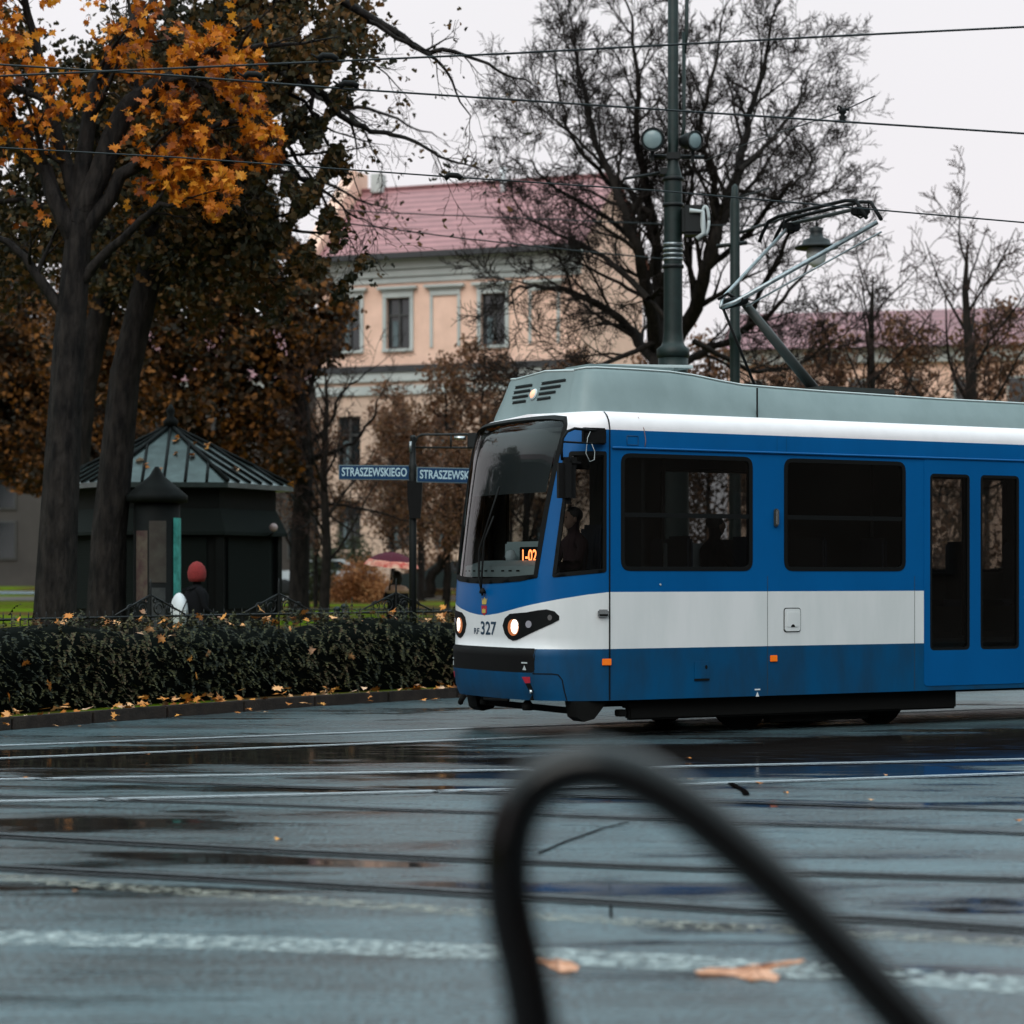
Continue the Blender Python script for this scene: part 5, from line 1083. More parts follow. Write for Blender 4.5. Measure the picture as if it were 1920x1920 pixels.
for px, h_ in ((632, 1137), (646, 1132), (374, 1150)):
    q = W(px, 1080, 31.5 if px > 400 else 28.6); Y = q.y; o = empty('bollard', (q.x, q.y, 0), 0, {632: 'dark green bollard, the shorter left one of the pair behind the fence', 646: 'dark green bollard, the taller right one of the pair behind the fence', 374: 'dark post with a round knob beside the person in the red hat'}[px], 'bollard')
    zt = EYE + (HZ - h_) / F_PX * Y; b = MB(); b.lathe([(.07, 0), (.06, .4), (.052, zt - .2), (.06, zt - .17), (.045, zt - .14), (.045, zt - .06)], M['iron'], n=14); b.build('shaft', o); b = MB(); b.lathe([(.045, zt - .06), (.055, zt - .05), (.05, zt - .02), (.02, zt)], M['pole'], n=14); b.build('cap', o)
lr = empty('lawn_railing', (0, 0, 0), 0, 'single thin horizontal rail on short stakes across the lawn', 'railing')
b = MB(); rp_ = [W(x, 1143, 52) for x in range(540, 1101, 28)]; b.tube(rp_, .022, M['iron'], 6); b.build('rail', lr)
b = MB()
for p in rp_[::4]: b.tube([(p.x, p.y, kz(p.x, p.y) - .05), p], .018, M['iron'], 5)
b.build('stakes', lr)

# ================================================================== TREES
def perp(d): a = d.orthogonal().normalized(); return a, d.cross(a)
class Tree:
    def __init__(s, seed): s.r = random.Random(seed); s.thick = MB(); s.thin = MB(); s.nodes = []; s.tips = []
    def branch(s, pts, rads, m, thick): (s.thick if thick else s.thin).tube(pts, rads, m, 7 if thick else 3, caps=False)
    def grow(s, p, d, length, r0, depth, m, mt, trop=.15, jit=.22, nch=5, spread=55, minr=.004, leafdepth=0, ratio=.62):
        n = 5 if depth > 1 else 4; pts = [p.copy()]; rads = [r0]; dd = d.normalized(); dirs = [dd.copy()]
        for i in range(n):
            j = Vector((s.r.gauss(0, 1), s.r.gauss(0, 1), s.r.gauss(0, 1))) * jit; dd = (dd + j * .5 + Vector((0, 0, trop)) * .35).normalized()
            p = p + dd * length / n; pts.append(p.copy()); rads.append(max(r0 * (1 - .75 * (i + 1) / n), minr)); dirs.append(dd.copy())
        s.branch(pts, rads, m if depth > 1 else mt, r0 > .02)
        if depth <= leafdepth: s.nodes += pts[1:]
        if depth == 0: s.tips.append(pts[-1]); return
        for k in range(nch):
            t = .22 + .78 * (k + s.r.random() * .7) / nch; t = min(t, 1); i = min(int(t * n), n - 1); f = t * n - i; q = pts[i].lerp(pts[i + 1], f); rr = rads[i] + (rads[i + 1] - rads[i]) * f
            a, b_ = perp(dirs[i]); ph = s.r.random() * 2 * math.pi; sp_ = R(spread * (.6 + .6 * s.r.random())); nd = dirs[i] * math.cos(sp_) + (a * math.cos(ph) + b_ * math.sin(ph)) * math.sin(sp_)
            s.grow(q, nd, length * ratio * (.7 + .5 * s.r.random()) * (1 - .3 * t), max(rr * .62, minr), depth - 1, m, mt, trop, jit, nch, spread, minr, leafdepth, ratio)
    def limb(s, pts, rads, m, mt, depth=2, nper=2.0, clen=1.2, spread=50, trop=.1, jit=.25, nch=4, minr=.004, leafdepth=0, ratio=.62, start=.15):
        P = [Vector(p) for p in pts]; path = []; rr = []; N = len(P)
        for i in range(N - 1):
            a, b_, c, d = P[max(i - 1, 0)], P[i], P[i + 1], P[min(i + 2, N - 1)]
            for k in range(4):
                t = k / 4; path.append(.5 * ((2 * b_) + (-a + c) * t + (2 * a - 5 * b_ + 4 * c - d) * t * t + (-a + 3 * b_ - 3 * c + d) * t ** 3)); rr.append(rads[i] + (rads[i + 1] - rads[i]) * t)
        path.append(P[-1]); rr.append(rads[-1])
        path = [q + Vector((s.r.gauss(0, 1), s.r.gauss(0, 1), s.r.gauss(0, 1))) * .03 if 0 < i < len(path) - 1 else q for i, q in enumerate(path)]
        s.branch(path, rr, m, True); tot = sum((b_ - a).length for a, b_ in zip(path, path[1:])); nb = max(2, int(tot * nper)); 
        for k in range(nb):
            t = start + (1 - start) * (k + s.r.random()) / nb; i = min(int(t * (len(path) - 1)), len(path) - 2); f = t * (len(path) - 1) - i; q = path[i].lerp(path[i + 1], f); d0 = (path[i + 1] - path[i]).normalized(); a, b_ = perp(d0); ph = s.r.random() * 2 * math.pi; sp_ = R(spread * (.6 + .6 * s.r.random()))
            nd = d0 * math.cos(sp_) + (a * math.cos(ph) + b_ * math.sin(ph)) * math.sin(sp_); s.grow(q, nd, clen * (.6 + .7 * s.r.random()) * (1 - .35 * t), max(rr[i] * .45, minr * 1.5), depth, m, mt, trop, jit, nch, spread, minr, leafdepth, ratio)
        s.grow(path[-1], (path[-1] - path[-2]), clen * .8, rads[-1], depth, m, mt, trop, jit, nch, spread, minr, leafdepth, ratio)
MAPLE = [(0, -.5), (.06, -.18), (.30, -.28), (.25, -.12), (.48, -.02), (.36, .06), (.40, .26), (.22, .18), (.14, .26), (0, .52), (-.14, .26), (-.22, .18), (-.40, .26), (-.36, .06), (-.48, -.02), (-.25, -.12), (-.30, -.28), (-.06, -.18)]
OVAL = [(0, -.5), (.22, -.2), (.26, .1), (0, .5), (-.26, .1), (-.22, -.2)]
def leaves(b, nodes, n, size, sig, m, shape, seed, hang=.3, filt=None, flat=None):
    rg = np.random.default_rng(seed); sh = np.array(shape); k = len(shape); vs = []; fs = []; cnt = 0
    idx = rg.integers(0, len(nodes), n)
    for i in idx:
        c = np.array(nodes[i]) + rg.normal(size=3) * sig; c[2] -= abs(rg.normal()) * sig * .4
        if filt and not filt(c, rg): continue
        if flat is None:
            a = rg.normal(size=3); a /= np.linalg.norm(a); bb = rg.normal(size=3) + np.array([0, 0, -hang * 3]); bb -= a * a.dot(bb); bb /= (np.linalg.norm(bb) + 1e-9)
        else:
            a = np.array([rg.normal() * flat, rg.normal() * flat, 1.0]); a /= np.linalg.norm(a); bb = rg.normal(size=3); bb -= a * a.dot(bb); bb /= (np.linalg.norm(bb) + 1e-9)
        cc = np.cross(a, bb); s_ = size * (.6 + .6 * rg.random()); curl = rg.normal() * .35
        o = len(vs)
        for x, y in sh: vs.append(tuple(c + (cc * x + bb * y) * s_ + a * (abs(x) * curl * s_)))
        fs.append(tuple(range(o, o + k)))
    b.add(vs, fs, m)
def merge(a, b):
    o = len(a.v); a.v += b.v
    for f, k, sm in zip(b.f, b.m, b.sm): a.f.append(tuple(i + o for i in f)); a.m.append(a.mi(b.mats[k])); a.sm.append(sm)
def finish(t, name, label, group=None, leafb=None, cat='tree', leafname='crown'):
    o = empty(name, (0, 0, 0), 0, label, cat, group); t.thick.build('trunk', o)
    c = t.thin
    if leafb: c.add(leafb.v, [], M['twig']) if False else merge(c, leafb)
    c.build(leafname, o)
    return o

def pxf(c): return 960 + c[0] / c[1] * F_PX, HZ - (c[2] - EYE) / c[1] * F_PX
BK, TW = M['barkwet'], M['twig']
# A: orange maple, near
Ya = 31.0
t = Tree(11); trunkA = [W(96, 1330, Ya), W(110, 1000, Ya), W(130, 640, Ya), W(150, 420, Ya)]
t.branch(trunkA, [.34, .27, .22, .18], BK, True)
limbsA = [([(140, 480), (230, 330), (330, 270), (420, 230), (480, 250)], [.14, .1, .06, .03, .015], 0), ([(150, 420), (230, 220), (330, 140), (380, 110), (450, 95), (520, 85)], [.17, .15, .12, .09, .06, .03], 0), ([(150, 420), (170, 200), (240, 60), (300, -20)], [.15, .1, .08, .05], .2),
          ([(140, 450), (60, 280), (-10, 180), (-60, 120)], [.14, .1, .06, .03], 0), ([(130, 600), (40, 480), (-40, 420)], [.1, .06, .03], 0), ([(135, 560), (230, 440), (300, 390), (360, 370)], [.09, .06, .04, .015], -.3), ([(150, 400), (90, 200), (60, 50)], [.12, .08, .05], .2), ([(330, 145), (400, 175), (470, 200), (500, 240)], [.05, .035, .02, .01], -.2)]
for l, rd, dy in limbsA: t.limb([W(x, y, Ya + dy * (i)) for i, (x, y) in enumerate(l)], rd, BK, TW, depth=2, nper=1.6, clen=1.1, nch=4, leafdepth=1, trop=-.05)
lb = MB()
ORG = [[(300, 40), (440, 55), (452, 88), (430, 120), (350, 130), (300, 120)], [(395, 120), (470, 90), (488, 120), (495, 190), (470, 215), (430, 185), (400, 160)], [(470, 190), (505, 215), (530, 270), (515, 305), (480, 300), (462, 240)], [(300, 160), (352, 165), (380, 225), (400, 270), (440, 300), (455, 350), (430, 375), (405, 415), (370, 380), (300, 400)], [(430, 110), (480, 95), (490, 125), (440, 150)]]
def fA(c, rg):
    x, y = pxf(c)
    if math.sin(x * .085 + y * .02) * math.sin(y * .095 - x * .03 + 1) > .22 + rg.normal() * .1: return False
    if x > 318: return any(inpoly(x + rg.normal() * 6, y + rg.normal() * 6, g) for g in ORG) or (rg.random() < .03 and y < 330 and x < 520)
    if x > 330:      # crown outline: the hanging sprays seen against the sky
        if y < 135: return x < 445 + rg.normal() * 12
        if y < 330: return (x > 405 and x < 530 - abs(y - 260) * .12 + rg.normal() * 10 and y < 310) or (x < 400 and y > 235 and rg.random() < .9) or (x < 380 and rg.random() < .10)
        if y < 430: return x < 455 - (y - 330) * .6 + rg.normal() * 8
        return False
    return y < 330 + 60 * math.sin(x * .03) + rg.normal() * 30 and math.sin(x * .035) * math.sin(y * .04 + 1) < .35 + rg.normal() * .2
leaves(lb, t.nodes + [W(random.uniform(320, 535), random.uniform(50, 415), Ya + random.gauss(0, .5)) for _ in range(len(t.nodes) // 3)], 10500, .165, .20, LM['orange'], MAPLE, 5, hang=.5, filt=fA)
finish(t, 'maple_tree', 'near maple with bright orange leaves hanging at the upper left', leafb=lb)

# B: dark olive tree with long bare limbs reaching right
Yb = 35.0; t = Tree(23); t.branch([W(196, 1250, Yb), W(205, 1000, Yb), W(235, 700, Yb), W(290, 470, Yb)], [.33, .28, .24, .20], BK, True)
for l, rd in (([(300, 450), (360, 250), (430, 130), (480, 60), (560, 0)], [.2, .15, .11, .08, .05]), ([(300, 480), (400, 330), (480, 270), (560, 330), (610, 380)], [.16, .11, .07, .04, .02]), ([(290, 520), (380, 430), (470, 400), (540, 430)], [.14, .09, .06, .03]),
              ([(430, 130), (520, 110), (600, 100), (680, 110)], [.08, .06, .04, .02]), ([(360, 250), (430, 200), (500, 170), (560, 180), (600, 230)], [.09, .07, .05, .03, .02]), ([(300, 450), (200, 300), (100, 200), (0, 150)], [.18, .12, .08, .05]), ([(290, 500), (180, 420), (60, 380), (-40, 380)], [.15, .1, .06, .03])):
    t.limb([W(x, y, Yb + i * .25) for i, (x, y) in enumerate(l)], rd, BK, TW, depth=2, nper=1.5, clen=1.5, nch=4, leafdepth=1)
lb = MB()
def fB(c, rg):
    x, y = pxf(c); g = math.sin(x * .045 + 1) * math.sin(y * .05 + 2) + .5 * math.sin(x * .11 + y * .07)
    if x > 700 + rg.normal() * 20 or (y > 200 and x > 640 + rg.normal() * 14 and y < 480): return False
    if x > 500 and y > 130: return g > .05 and rg.random() < .75
    return g > -.95
leaves(lb, t.nodes, 26000, .125, .26, LM['olive'], MAPLE[::2] + [MAPLE[-1]], 6, filt=fB)
nB = [W(random.uniform(250, 640), random.uniform(40, 480), Yb + random.gauss(0, 1.0)) for _ in range(1500)]
leaves(lb, nB, 30000, .125, .30, LM['olive'], MAPLE[::2] + [MAPLE[-1]], 16, filt=fB)
for l, rd in (([(540, 120), (600, 170), (640, 215), (700, 245), (760, 262), (820, 290), (880, 310)], [.06, .055, .05, .04, .03, .022, .012]), ([(560, 130), (590, 200), (600, 250), (625, 295), (665, 340)], [.04, .035, .028, .02, .01]), ([(640, 0), (740, 60), (800, 95), (870, 100), (950, 140), (1000, 160)], [.07, .06, .045, .03, .018, .008]), ([(470, 200), (540, 280), (620, 370), (680, 410)], [.035, .03, .022, .01]), ([(690, 40), (800, 100), (850, 150), (880, 230)], [.04, .03, .02, .008])):
    t.limb([W(x, y, Yb - 1 + .2 * i) for i, (x, y) in enumerate(l)], rd, BK, TW, depth=2, nper=1.7, clen=1.15, nch=3, trop=-.12, jit=.3, spread=42, minr=.0045)
few = [q for q in t.tips if pxf(q)[0] > 600]; leaves(lb, few, 260, .10, .1, LM['olive'], MAPLE[::2] + [MAPLE[-1]], 8)
treeB = finish(t, 'broadleaf_tree', 'dark olive leaved tree at the upper left with long bare limbs reaching over the roof', leafb=lb)

# C: brown-orange tree with the dark trunk beside the kiosk
Yc = 60.0; t = Tree(31); trk = [W(562, 1175, Yc), W(560, 1120, Yc), W(564, 980, Yc), W(574, 860, Yc), (W(566, 760, Yc)), W(545, 640, Yc), W(520, 540, Yc)]
t.branch(trk, [.36, .28, .25, .23, .19, .15, .11], BK, True)
for l, rd, ld in (([(572, 880), (600, 852), (650, 838), (690, 800), (708, 750)], [.09, .07, .055, .04, .02], -1), ([(573, 900), (600, 950), (640, 985), (670, 1000)], [.05, .04, .03, .015], -1), ([(568, 965), (620, 945), (680, 952), (768, 978)], [.05, .045, .035, .02], -1), ([(566, 790), (500, 700), (430, 640), (370, 600)], [.11, .08, .05, .03], 1), ([(566, 760), (600, 680), (640, 600), (640, 540)], [.09, .06, .04, .02], 1),
                  ([(545, 640), (470, 560), (420, 500), (350, 470)], [.09, .06, .04, .02], 1), ([(530, 580), (560, 500), (590, 450)], [.08, .05, .02], 1), ([(570, 830), (500, 780), (440, 760), (390, 740)], [.08, .05, .04, .02], 1), ([(520, 540), (480, 450), (470, 380)], [.08, .05, .03], 1), ([(572, 850), (620, 790), (640, 740), (700, 690)], [.07, .05, .035, .015], -1)):
    t.limb([W(x, y, Yc + (.3 if ld > 0 else -.2) * i) for i, (x, y) in enumerate(l)], rd, BK, TW, depth=2, nper=1.3, clen=1.4, nch=4, leafdepth=ld, minr=.006)
lb = MB()
def fC(c, rg):
    x, y = pxf(c); g = math.sin(x * .05) * math.sin(y * .045 + 1) + .4 * math.sin(x * .13 - y * .09)
    e_ = 610 + 45 * math.sin(y * .02 + 2) - max(0, 480 - y) * .9 - max(0, y - 700) * .35
    if x > e_ + rg.normal() * 16 or y > 905 - max(0, 520 - x) * .45: return False
    return (g > -.60 or rg.random() < .18) and math.sin(c[0] * 1.7) * math.sin(c[2] * 1.9 + 1) * math.sin(c[1] * 1.3) < .30
nC = [W(random.uniform(130, 650), random.uniform(400, 880), Yc + random.gauss(.6, 1.5)) for _ in range(2600)]
leaves(lb, t.nodes, 14000, .19, .45, LM['brown'], MAPLE[::2] + [MAPLE[-1]], 9, filt=fC)
leaves(lb, nC, 60000, .19, .45, LM['brown'], MAPLE[::2] + [MAPLE[-1]], 10, filt=fC)
treeC = finish(t, 'broadleaf_tree', 'rust brown leaved tree with a dark trunk standing right of the kiosk', leafb=lb)

# D: big bare tree behind the pole
Yd = 50.0; t = Tree(41); t.branch([W(1240, 1175, Yd), W(1240, 950, Yd), W(1238, 760, Yd), W(1236, 690, Yd)], [.55, .48, .42, .38], BK, True)
for l, rd in (([(1236, 700), (1200, 640), (1150, 590), (1080, 550), (1000, 535), (960, 545)], [.20, .16, .13, .10, .06, .03]), ([(1232, 690), (1215, 560), (1190, 450), (1150, 350), (1110, 240), (1085, 130), (1070, 40)], [.26, .2, .16, .12, .09, .06, .03]), ([(1238, 680), (1232, 520), (1220, 400), (1200, 280), (1195, 150), (1185, 30)], [.24, .19, .15, .11, .07, .04]),
              ([(1245, 690), (1290, 600), (1330, 500), (1350, 420), (1385, 320), (1405, 220), (1430, 130), (1446, 40)], [.28, .24, .20, .18, .15, .11, .07, .04]), ([(1345, 430), (1340, 340), (1310, 260), (1330, 170), (1350, 60)], [.13, .11, .08, .06, .03]), ([(1330, 500), (1390, 450), (1450, 380), (1500, 330), (1530, 290)], [.12, .09, .07, .04, .02]), ([(1250, 700), (1320, 660), (1400, 620), (1470, 560), (1530, 480)], [.15, .12, .09, .06, .03]),
              ([(1190, 450), (1120, 400), (1040, 350), (990, 300)], [.10, .07, .05, .02]), ([(1215, 560), (1130, 480), (1050, 440), (980, 400)], [.11, .08, .05, .025]), ([(1236, 640), (1140, 680), (1060, 700), (990, 690)], [.10, .07, .045, .02]), ([(1230, 600), (1265, 450), (1270, 300), (1260, 150)], [.16, .12, .08, .04]), ([(1300, 640), (1400, 690), (1480, 690), (1560, 640)], [.09, .07, .05, .025]), ([(1150, 350), (1090, 280), (1050, 190), (1040, 110)], [.08, .06, .04, .02]), ([(1385, 320), (1450, 260), (1500, 180), (1525, 120)], [.09, .07, .04, .02]), ([(1400, 620), (1460, 480), (1500, 400), (1560, 350)], [.09, .07, .05, .02]), ([(1350, 420), (1420, 330), (1480, 250)], [.08, .06, .03]), ([(1300, 560), (1290, 420), (1300, 320)], [.1, .08, .04]), ([(1220, 400), (1130, 310), (1060, 240), (1000, 200)], [.08, .06, .04, .02]), ([(1260, 600), (1180, 540), (1100, 500), (1040, 480)], [.08, .06, .04, .02])):
    t.limb([W(x, y, Yd + math.sin(i + l[1][0]) * 1.2) for i, (x, y) in enumerate(l)], [q * .72 for q in rd], M['bark'], M['twig'], depth=3, nper=2.5, clen=1.85, nch=5, spread=44, trop=.14, jit=.30, minr=.0065, ratio=.62)
finish(t, 'bare_tree', 'large leafless tree with a fan of limbs behind the green pole')

# E: slender young trees with rusty leaves before the facade
t = Tree(51); base = Vector((0, 0, 0)); t.branch([Vector((0, 0, -.1)), Vector((.05, 0, 2.5)), Vector((-.05, .1, 5)), Vector((0, 0, 7.2))], [.10, .07, .045, .015], M['bark'], True)
for k in range(20):
    z_ = 1.8 + k * .27; a = k * 2.4; t.grow(Vector((.0, 0, z_)), Vector((math.cos(a), math.sin(a), .9)), 1.9 * (1 - k * .032), .028, 2, M['bark'], M['twigred'], nch=4, minr=.007, leafdepth=1, trop=.2)
lb = MB(); leaves(lb, t.nodes, 3600, .15, .16, LM['rust'], OVAL, 12)
y1 = finish(t, 'young_tree', 'slim young tree with rusty leaves in front of the blind window niche', 'young trees before the building', lb)
yspots = [(838, 68, 1.0, 0, None), (908, 70, 1.08, 1.3, 'slim young tree beside the right-hand window of the building'), (738, 90, 1.1, 2.2, 'slim young tree rising left of the street signs'), (960, 66, .8, 3.1, 'short young tree just above the tram windscreen'), (775, 62, .72, 4, 'short rusty young tree directly behind the signal post'), (592, 70, .8, 5, 'small young tree beside the brown tree trunk'), (1450, 70, 1.0, 1.9, 'young tree seen under the pantograph arm'), (1555, 66, 1.1, 2.8, 'young tree before the distant townhouse at right'), (868, 58, .62, .7, 'low rusty young tree beside the tram nose'), (1700, 64, 1.1, .4, 'young tree above the rear of the tram at far right'), (1850, 68, 1.2, 4.4, 'outermost young tree at the far right edge'), (1070, 76, 1.1, 3.6, 'young tree behind the roof cowl of the tram'), (1330, 62, 1.0, 2.6, 'young tree behind the first side window of the tram'), (1240, 68, 1.05, .2, 'young tree behind the foot of the green pole'), (735, 78, .9, 5.5, 'young tree close to the facade above the left street sign')]
for i, (px, Y, sc, rz, lbl) in enumerate(yspots):
    o = y1 if i == 0 else copy_tree(y1); q = W(px, 1080, Y); o.location = (q.x, q.y, kz(q.x, q.y)); o.rotation_euler = (0, 0, rz); o.scale = (sc,) * 3
    if lbl: o['label'] = lbl
# bare medium trees behind
t = Tree(61); t.branch([Vector((0, 0, -.1)), Vector((.1, 0, 2)), Vector((0, .1, 4)), Vector((.1, 0, 6)), Vector((.05, 0, 6.9))], [.16, .13, .10, .06, .015], M['bark'], True)
for k in range(13):
    z_ = 1.6 + k * .40; a = k * 2.1; t.grow(Vector((.05, 0, z_)), Vector((math.cos(a), math.sin(a), .8 + k * .08)), 2.7 * (1 - k * .035), .05 - k * .0022, 3, M['bark'], M['twigred'], nch=4, minr=.008, trop=.12)
b1 = finish(t, 'bare_sapling', 'bare brown tree left of the first palace window', 'bare trees in the park')
for i, (px, Y, sc, rz, lbl) in enumerate([(606, 58, .95, 0, None), (790, 80, .95, 1.7, 'bare brown tree in front of the lower facade behind the street signs'), (990, 60, .85, 2.9, 'bare brown tree half hidden by the tram roof cowl'), (1500, 60, .9, .9, 'bare brown tree behind the pantograph base'), (1640, 58, 1.3, 2.1, 'bare brown tree right of the pantograph'), (560, 72, 1.0, 4, 'bare brown tree behind the dark tree trunk'), (1820, 56, 1.4, 3.2, 'bare tall tree at the far right edge')]):
    o = b1 if i == 0 else copy_tree(b1); q = W(px, 1080, Y); o.location = (q.x, q.y, kz(q.x, q.y)); o.rotation_euler = (0, 0, rz); o.scale = (sc,) * 3
    if lbl: o['label'] = lbl
# leaning trunks near the umbrella
for l, rd, lbl in (([(806, 1120), (812, 1080), (835, 1040), (850, 1000), (862, 930)], [.16, .13, .11, .10, .07], 'small leaning tree close left of the tram nose'), ([(836, 1125), (838, 1060), (836, 1000), (832, 930)], [.12, .10, .09, .06], 'thin upright tree close left of the tram nose')):
    t = Tree(len(l) + 70); t.limb([W(x, y, 60) for x, y in l], rd, M['bark'], M['twigred'], depth=3, nper=1.4, clen=1.3, nch=3, minr=.007, start=.5); lb = MB(); leaves(lb, t.tips, 900, .13, .2, LM['rust'], OVAL, 3); finish(t, 'leaning_tree', lbl, leafb=lb)
# shrubs
def shrub(px, py, Y, rx, rz_, m, n, label, size=.12, name='shrub'):
    c = W(px, py, Y); g = kz(c.x, Y); o = empty(name, (c.x, c.y, g), 0, label, 'shrub'); rg = np.random.default_rng(n); nodes = []; b = MB()
    for k in range(60):
        d = rg.normal(size=3); d[2] = abs(d[2]); d /= np.linalg.norm(d); tip = Vector((d[0] * rx, d[1] * rx, max(.1, d[2]) * rz_)) * (.7 + .35 * rg.random()); mid = tip * .55 + Vector((0, 0, .15)); b.tube([Vector((0, 0, 0)), mid, tip], [.02, .012, .004], M['twigred'], 4, caps=False); nodes += [mid, tip, tip.lerp(mid, .5)]
    b.build('stems', o); b = MB(); leaves(b, nodes, n, size, rx * .12, m, OVAL, n + 1); b.build('foliage', o); return o
shrub(676, 1080, 78, 1.2, 1.5, LM['bush'], 9000, 'rounded rust coloured bush on the lawn beside the umbrella', .10, 'rust_bush')
shrub(645, 1040, 92, 1.4, 3.0, LM['shrub'], 3000, 'dark green shrub standing behind the rust bush', .16)
shrub(800, 1040, 88, 1.4, 2.3, LM['rust'], 3000, 'brown shrub behind the signal post', .15)
shrub(600, 1040, 80, .9, 2.0, LM['shrub'], 1800, 'small dark shrub right of the brown tree trunk', .16)
shrub(1480, 1040, 60, 2.4, 3.6, LM['rust'], 4500, 'large brown shrub hidden behind the tram side', .16)
shrub(1300, 1040, 62, 2.6, 3.4, LM['rust'], 4800, 'large brown shrub hidden behind the first tram window', .16)
shrub(1750, 1040, 50, 2.6, 4.0, LM['rust'], 5200, 'large brown shrub rising behind the rear of the tram', .16)

# ================================================================== LEAVES ON THE GROUND
lb = MB(); nodes = []
for p in off_path(sub(kmid, .12), .12) + off_path(sub(kmid, .12), .22):
    if p.y > 20: nodes.append((p.x, p.y, .15))
leaves(lb, nodes, 420, .15, .05, LM['litter'], MAPLE, 20, flat=.45); kn = [(p.x, p.y, .025) for p in off_path(sub(kmid, .12), -.18) if p.y > 20]; leaves(lb, kn, 60, .13, .05, LM['litter'], MAPLE, 22, flat=.12)
o = lb.build('fallen_leaves'); tag(o, 'orange fallen maple leaves strewn along the kerb', 'leaves', kind='stuff')
lb = MB(); nodes = [(p.x - random.random() * .0, p.y, 1.06) for p in off_path(sub(kmid, .1), .80) + off_path(sub(kmid, .1), 1.1) if p.y > 20]; leaves(lb, nodes, 190, .15, .05, LM['litter'], MAPLE, 25, flat=.7)
nodes = [(p.x, p.y, random.uniform(.3, .95)) for p in off_path(sub(kmid, .1), .42) if p.y > 20]; leaves(lb, nodes, 26, .13, .02, LM['litter'], MAPLE, 27)
o = lb.build('leaves_on_hedge'); tag(o, 'yellow and orange maple leaves caught on the hedge top', 'leaves', kind='stuff')
lb = MB(); rp2 = [(random.uniform(-4, 4), random.uniform(11, 21), .012) for _ in range(40)]; leaves(lb, rp2, 26, .07, .02, LM['litter'], MAPLE, 33, flat=.08); o = lb.build('scattered_leaves'); tag(o, 'few tiny leaves scattered over the wet road', 'leaves', kind='stuff')
rl = [(320 + random.random() * 260, 790 + random.random() * 120) for _ in range(1)]
b = MB(); nodes = []
for i in (0, 1, 5):
    A_, B_, T_ = Vector(e1[i]), Vector(e1[(i + 1) % 6]), Vector(ap)
    for _ in range(16): s1_, s2_ = random.random(), random.random() ** 1.5; q = A_.lerp(B_, s1_).lerp(T_, s2_ * .8); nodes.append((q.x + kc.x, q.y + kc.y, q.z + .04))
leaves(b, nodes, 40, .15, .01, LM['litter'], MAPLE, 44, flat=.5); o = b.build('leaves_on_roof'); tag(o, 'pale fallen leaves lying on the kiosk roof', 'leaves', kind='stuff')
# the two big pale leaves on the near road
veinm = mat('leaf_vein', (.26, .09, .04), .6)
def flatshape(pxs, name, label, m, z=.012):
    P = [((x - 960) / F_PX * (EYE * F_PX / (y - HZ)), EYE * F_PX / (y - HZ)) for x, y in pxs]; c = (sum(p[0] for p in P) / len(P), sum(p[1] for p in P) / len(P))
    b = MB(); n = len(P); vs = [(x - c[0], y - c[1], z + .006 * math.sin(i * 1.7) - .006) for i, (x, y) in enumerate(P)] + [(0, 0, z + .004)] + [(x - c[0], y - c[1], z - .0085) for x, y in P]
    b.add(vs, [(i, (i + 1) % n, n) for i in range(n)] + [((i + 1) % n, i, n + 1 + i, n + 1 + (i + 1) % n) for i in range(n)], m); o = b.build(name, loc=(c[0], c[1], 0), recalc=True); tag(o, label, 'leaf')
    b = MB()
    for i in range(0, n, 3): q = Vector(vs[i]); b.tube([Vector((0, 0, z + .005)), q * .5 + Vector((0, 0, z * .5 + .004)), q * .9 + Vector((0, 0, .003))], [.0045, .003, .0015], veinm, 4)
    b.build('veins', o)
pk_ = mat('peach_leaf', (.74, .36, .21), .4, col2=(.42, .16, .07), vscale=11)
flatshape([(1003, 1803), (1012, 1798), (1030, 1801), (1044, 1797), (1056, 1804), (1070, 1807), (1086, 1813), (1082, 1822), (1064, 1825), (1048, 1824), (1034, 1816), (1022, 1809), (1010, 1807)], 'fallen_leaf', 'rounded peach coloured leaf framed inside the black rail loop', pk_)
flatshape([(1302, 1823), (1330, 1820), (1362, 1824), (1388, 1815), (1410, 1812), (1432, 1813), (1458, 1804), (1480, 1802), (1510, 1803), (1500, 1808), (1472, 1813), (1450, 1818), (1440, 1824), (1462, 1832), (1456, 1841), (1432, 1838), (1410, 1842), (1392, 1836), (1376, 1830), (1340, 1829), (1310, 1829)], 'fallen_leaf', 'large forked peach coloured leaf near the slanting black rail', pk_)

# ================================================================== FOREGROUND RAIL
Yr = 3.0
hoop = [(1010, 2050), (1000, 1930), (981, 1820), (962, 1740), (951, 1660), (954, 1580), (974, 1515), (1012, 1470), (1058, 1446), (1108, 1438), (1160, 1446), (1218, 1470), (1300, 1522), (1395, 1602), (1490, 1690), (1592, 1798), (1700, 1915), (1900, 2130), (2300, 2560), (2650, 2900)]
P = [W(x, y, Yr) for x, y in hoop]; P = [P[0] + Vector((0, 0, -.9)), P[0] + Vector((0, 0, -.4))] + P
P = [Vector((p.x, p.y, max(p.z, .0))) for p in P]
path = []
for i in range(len(P) - 1):
    a, b_, c, d = P[max(i - 1, 0)], P[i], P[i + 1], P[min(i + 2, len(P) - 1)]
    for k in range(6): tt = k / 6; path.append(.5 * ((2 * b_) + (-a + c) * tt + (2 * a - 5 * b_ + 4 * c - d) * tt * tt + (-a + 3 * b_ - 3 * c + d) * tt ** 3))
path.append(P[-1]); path[0].z = 0.0
b = MB(); b.tube(path, .035, M['rack'], 24); hr = b.build('handrail'); tag(hr, 'curved black tubular handrail, blurred close to the camera', 'handrail')

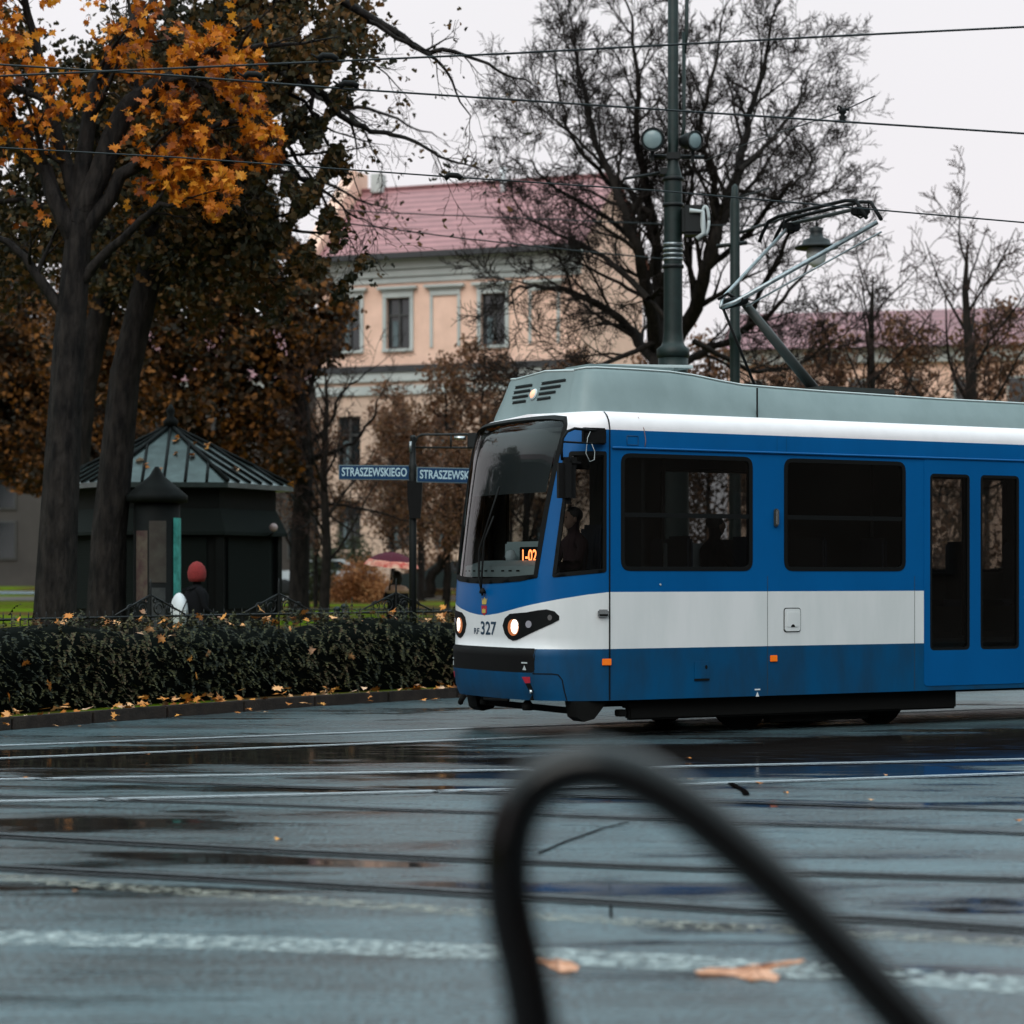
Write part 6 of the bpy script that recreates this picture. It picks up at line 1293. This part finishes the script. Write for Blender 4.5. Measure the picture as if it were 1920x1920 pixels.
# ================================================================== REST OF THE STREET (out-of-view houses and trees added to darken reflections)
for dx, dy, rz, lb_ in ((-9, 12, 0, 'rust brown tree behind the advertising column at the far left'), (-24, -8, .1, 'rust brown tree added outside the view to the left'), (-17, 20, .05, 'rust brown tree added outside the view, far back at the left')):
    c = copy_tree(treeC); c.location = (dx, dy, .0); c.rotation_euler = (0, 0, rz); c['label'] = lb_
for dx, dy, rz, lb_ in ((-13, 3, .15, 'olive tree added outside the view, left of the near maple'),):
    c = copy_tree(treeB); c.location = (dx, dy, 0); c.rotation_euler = (0, 0, rz); c['label'] = lb_
def row(name, loc, rz, w, h, d, m, label, nx, nz_):
    o = empty(name, loc, rz, label, 'building'); b = MB(); b.box((0, d / 2, h / 2), (w, d, h), m); b.build('wall', o)
    b = MB(); b.box((0, -.15, h - .2), (w + .6, .5, .4), M['plaster']); b.build('cornice', o)
    b = MB(); b.prism([(-.6, h), (d + .6, h), (d / 2, h + 3.5)], w + .6, M['tiles2'], 'yz'); b.build('roof', o)
    for i in range(nx):
        for j in range(nz_):
            b = MB(); b.box((-w / 2 + (i + .5) * w / nx, -.02, 2.2 + j * (h - 3) / nz_ + .5), (1.3, .12, 2.1), M['frame']); f = b.build('window', o)
            b = MB(); b.box((-w / 2 + (i + .5) * w / nx, -.07, 2.2 + j * (h - 3) / nz_ + .5), (1.1, .06, 1.9), M['winglass']); b.build('pane', f)
dk = mat('brown_facade', (.10, .075, .06), .9, var=.3, vscale=.5); dk2 = mat('grey_facade', (.06, .05, .045), .9, var=.3, vscale=.5)
row('townhouse', (10, -16, 0), R(180), 46, 13, 12, dk, 'unseen brown town house row added across the street behind the viewer', 12, 3)  # unseen; cuts reflections and light from the camera side
row('townhouse', (-40, 20, 0), R(90), 60, 15, 12, dk2, 'unseen grey town house row added outside the view at the left', 14, 4)
row('townhouse', (-17, 118, .8), R(-8), 40, 11, 10, dk2, 'low grey house seen far back between the trees at the far left', 10, 3)

row('townhouse', (34, 22, 0), R(-90), 70, 17, 12, dk, 'unseen brown town house row added outside the view at the right', 15, 4)  # unseen row added for the tram's side windows to reflect
for dx, dy, rz, lb_ in ((-10, 38, .02, 'rust brown tree added outside the view, behind the kiosk side'), (-30, 45, 0, 'rust brown tree added outside the view, farthest back at the left')):  # trees added to darken the left edge of the windscreen's reflection
    c = copy_tree(treeC); c.location = (dx, dy, .2); c.rotation_euler = (0, 0, rz); c['label'] = lb_

c = copy_tree(treeB); c.location = (-1.9, 6.0, 0); c.scale = (1.15,) * 3; c['label'] = 'second olive leaved tree farther back, its crown above the kiosk'  # added to block sky reflected in the kiosk roof and fill the foliage
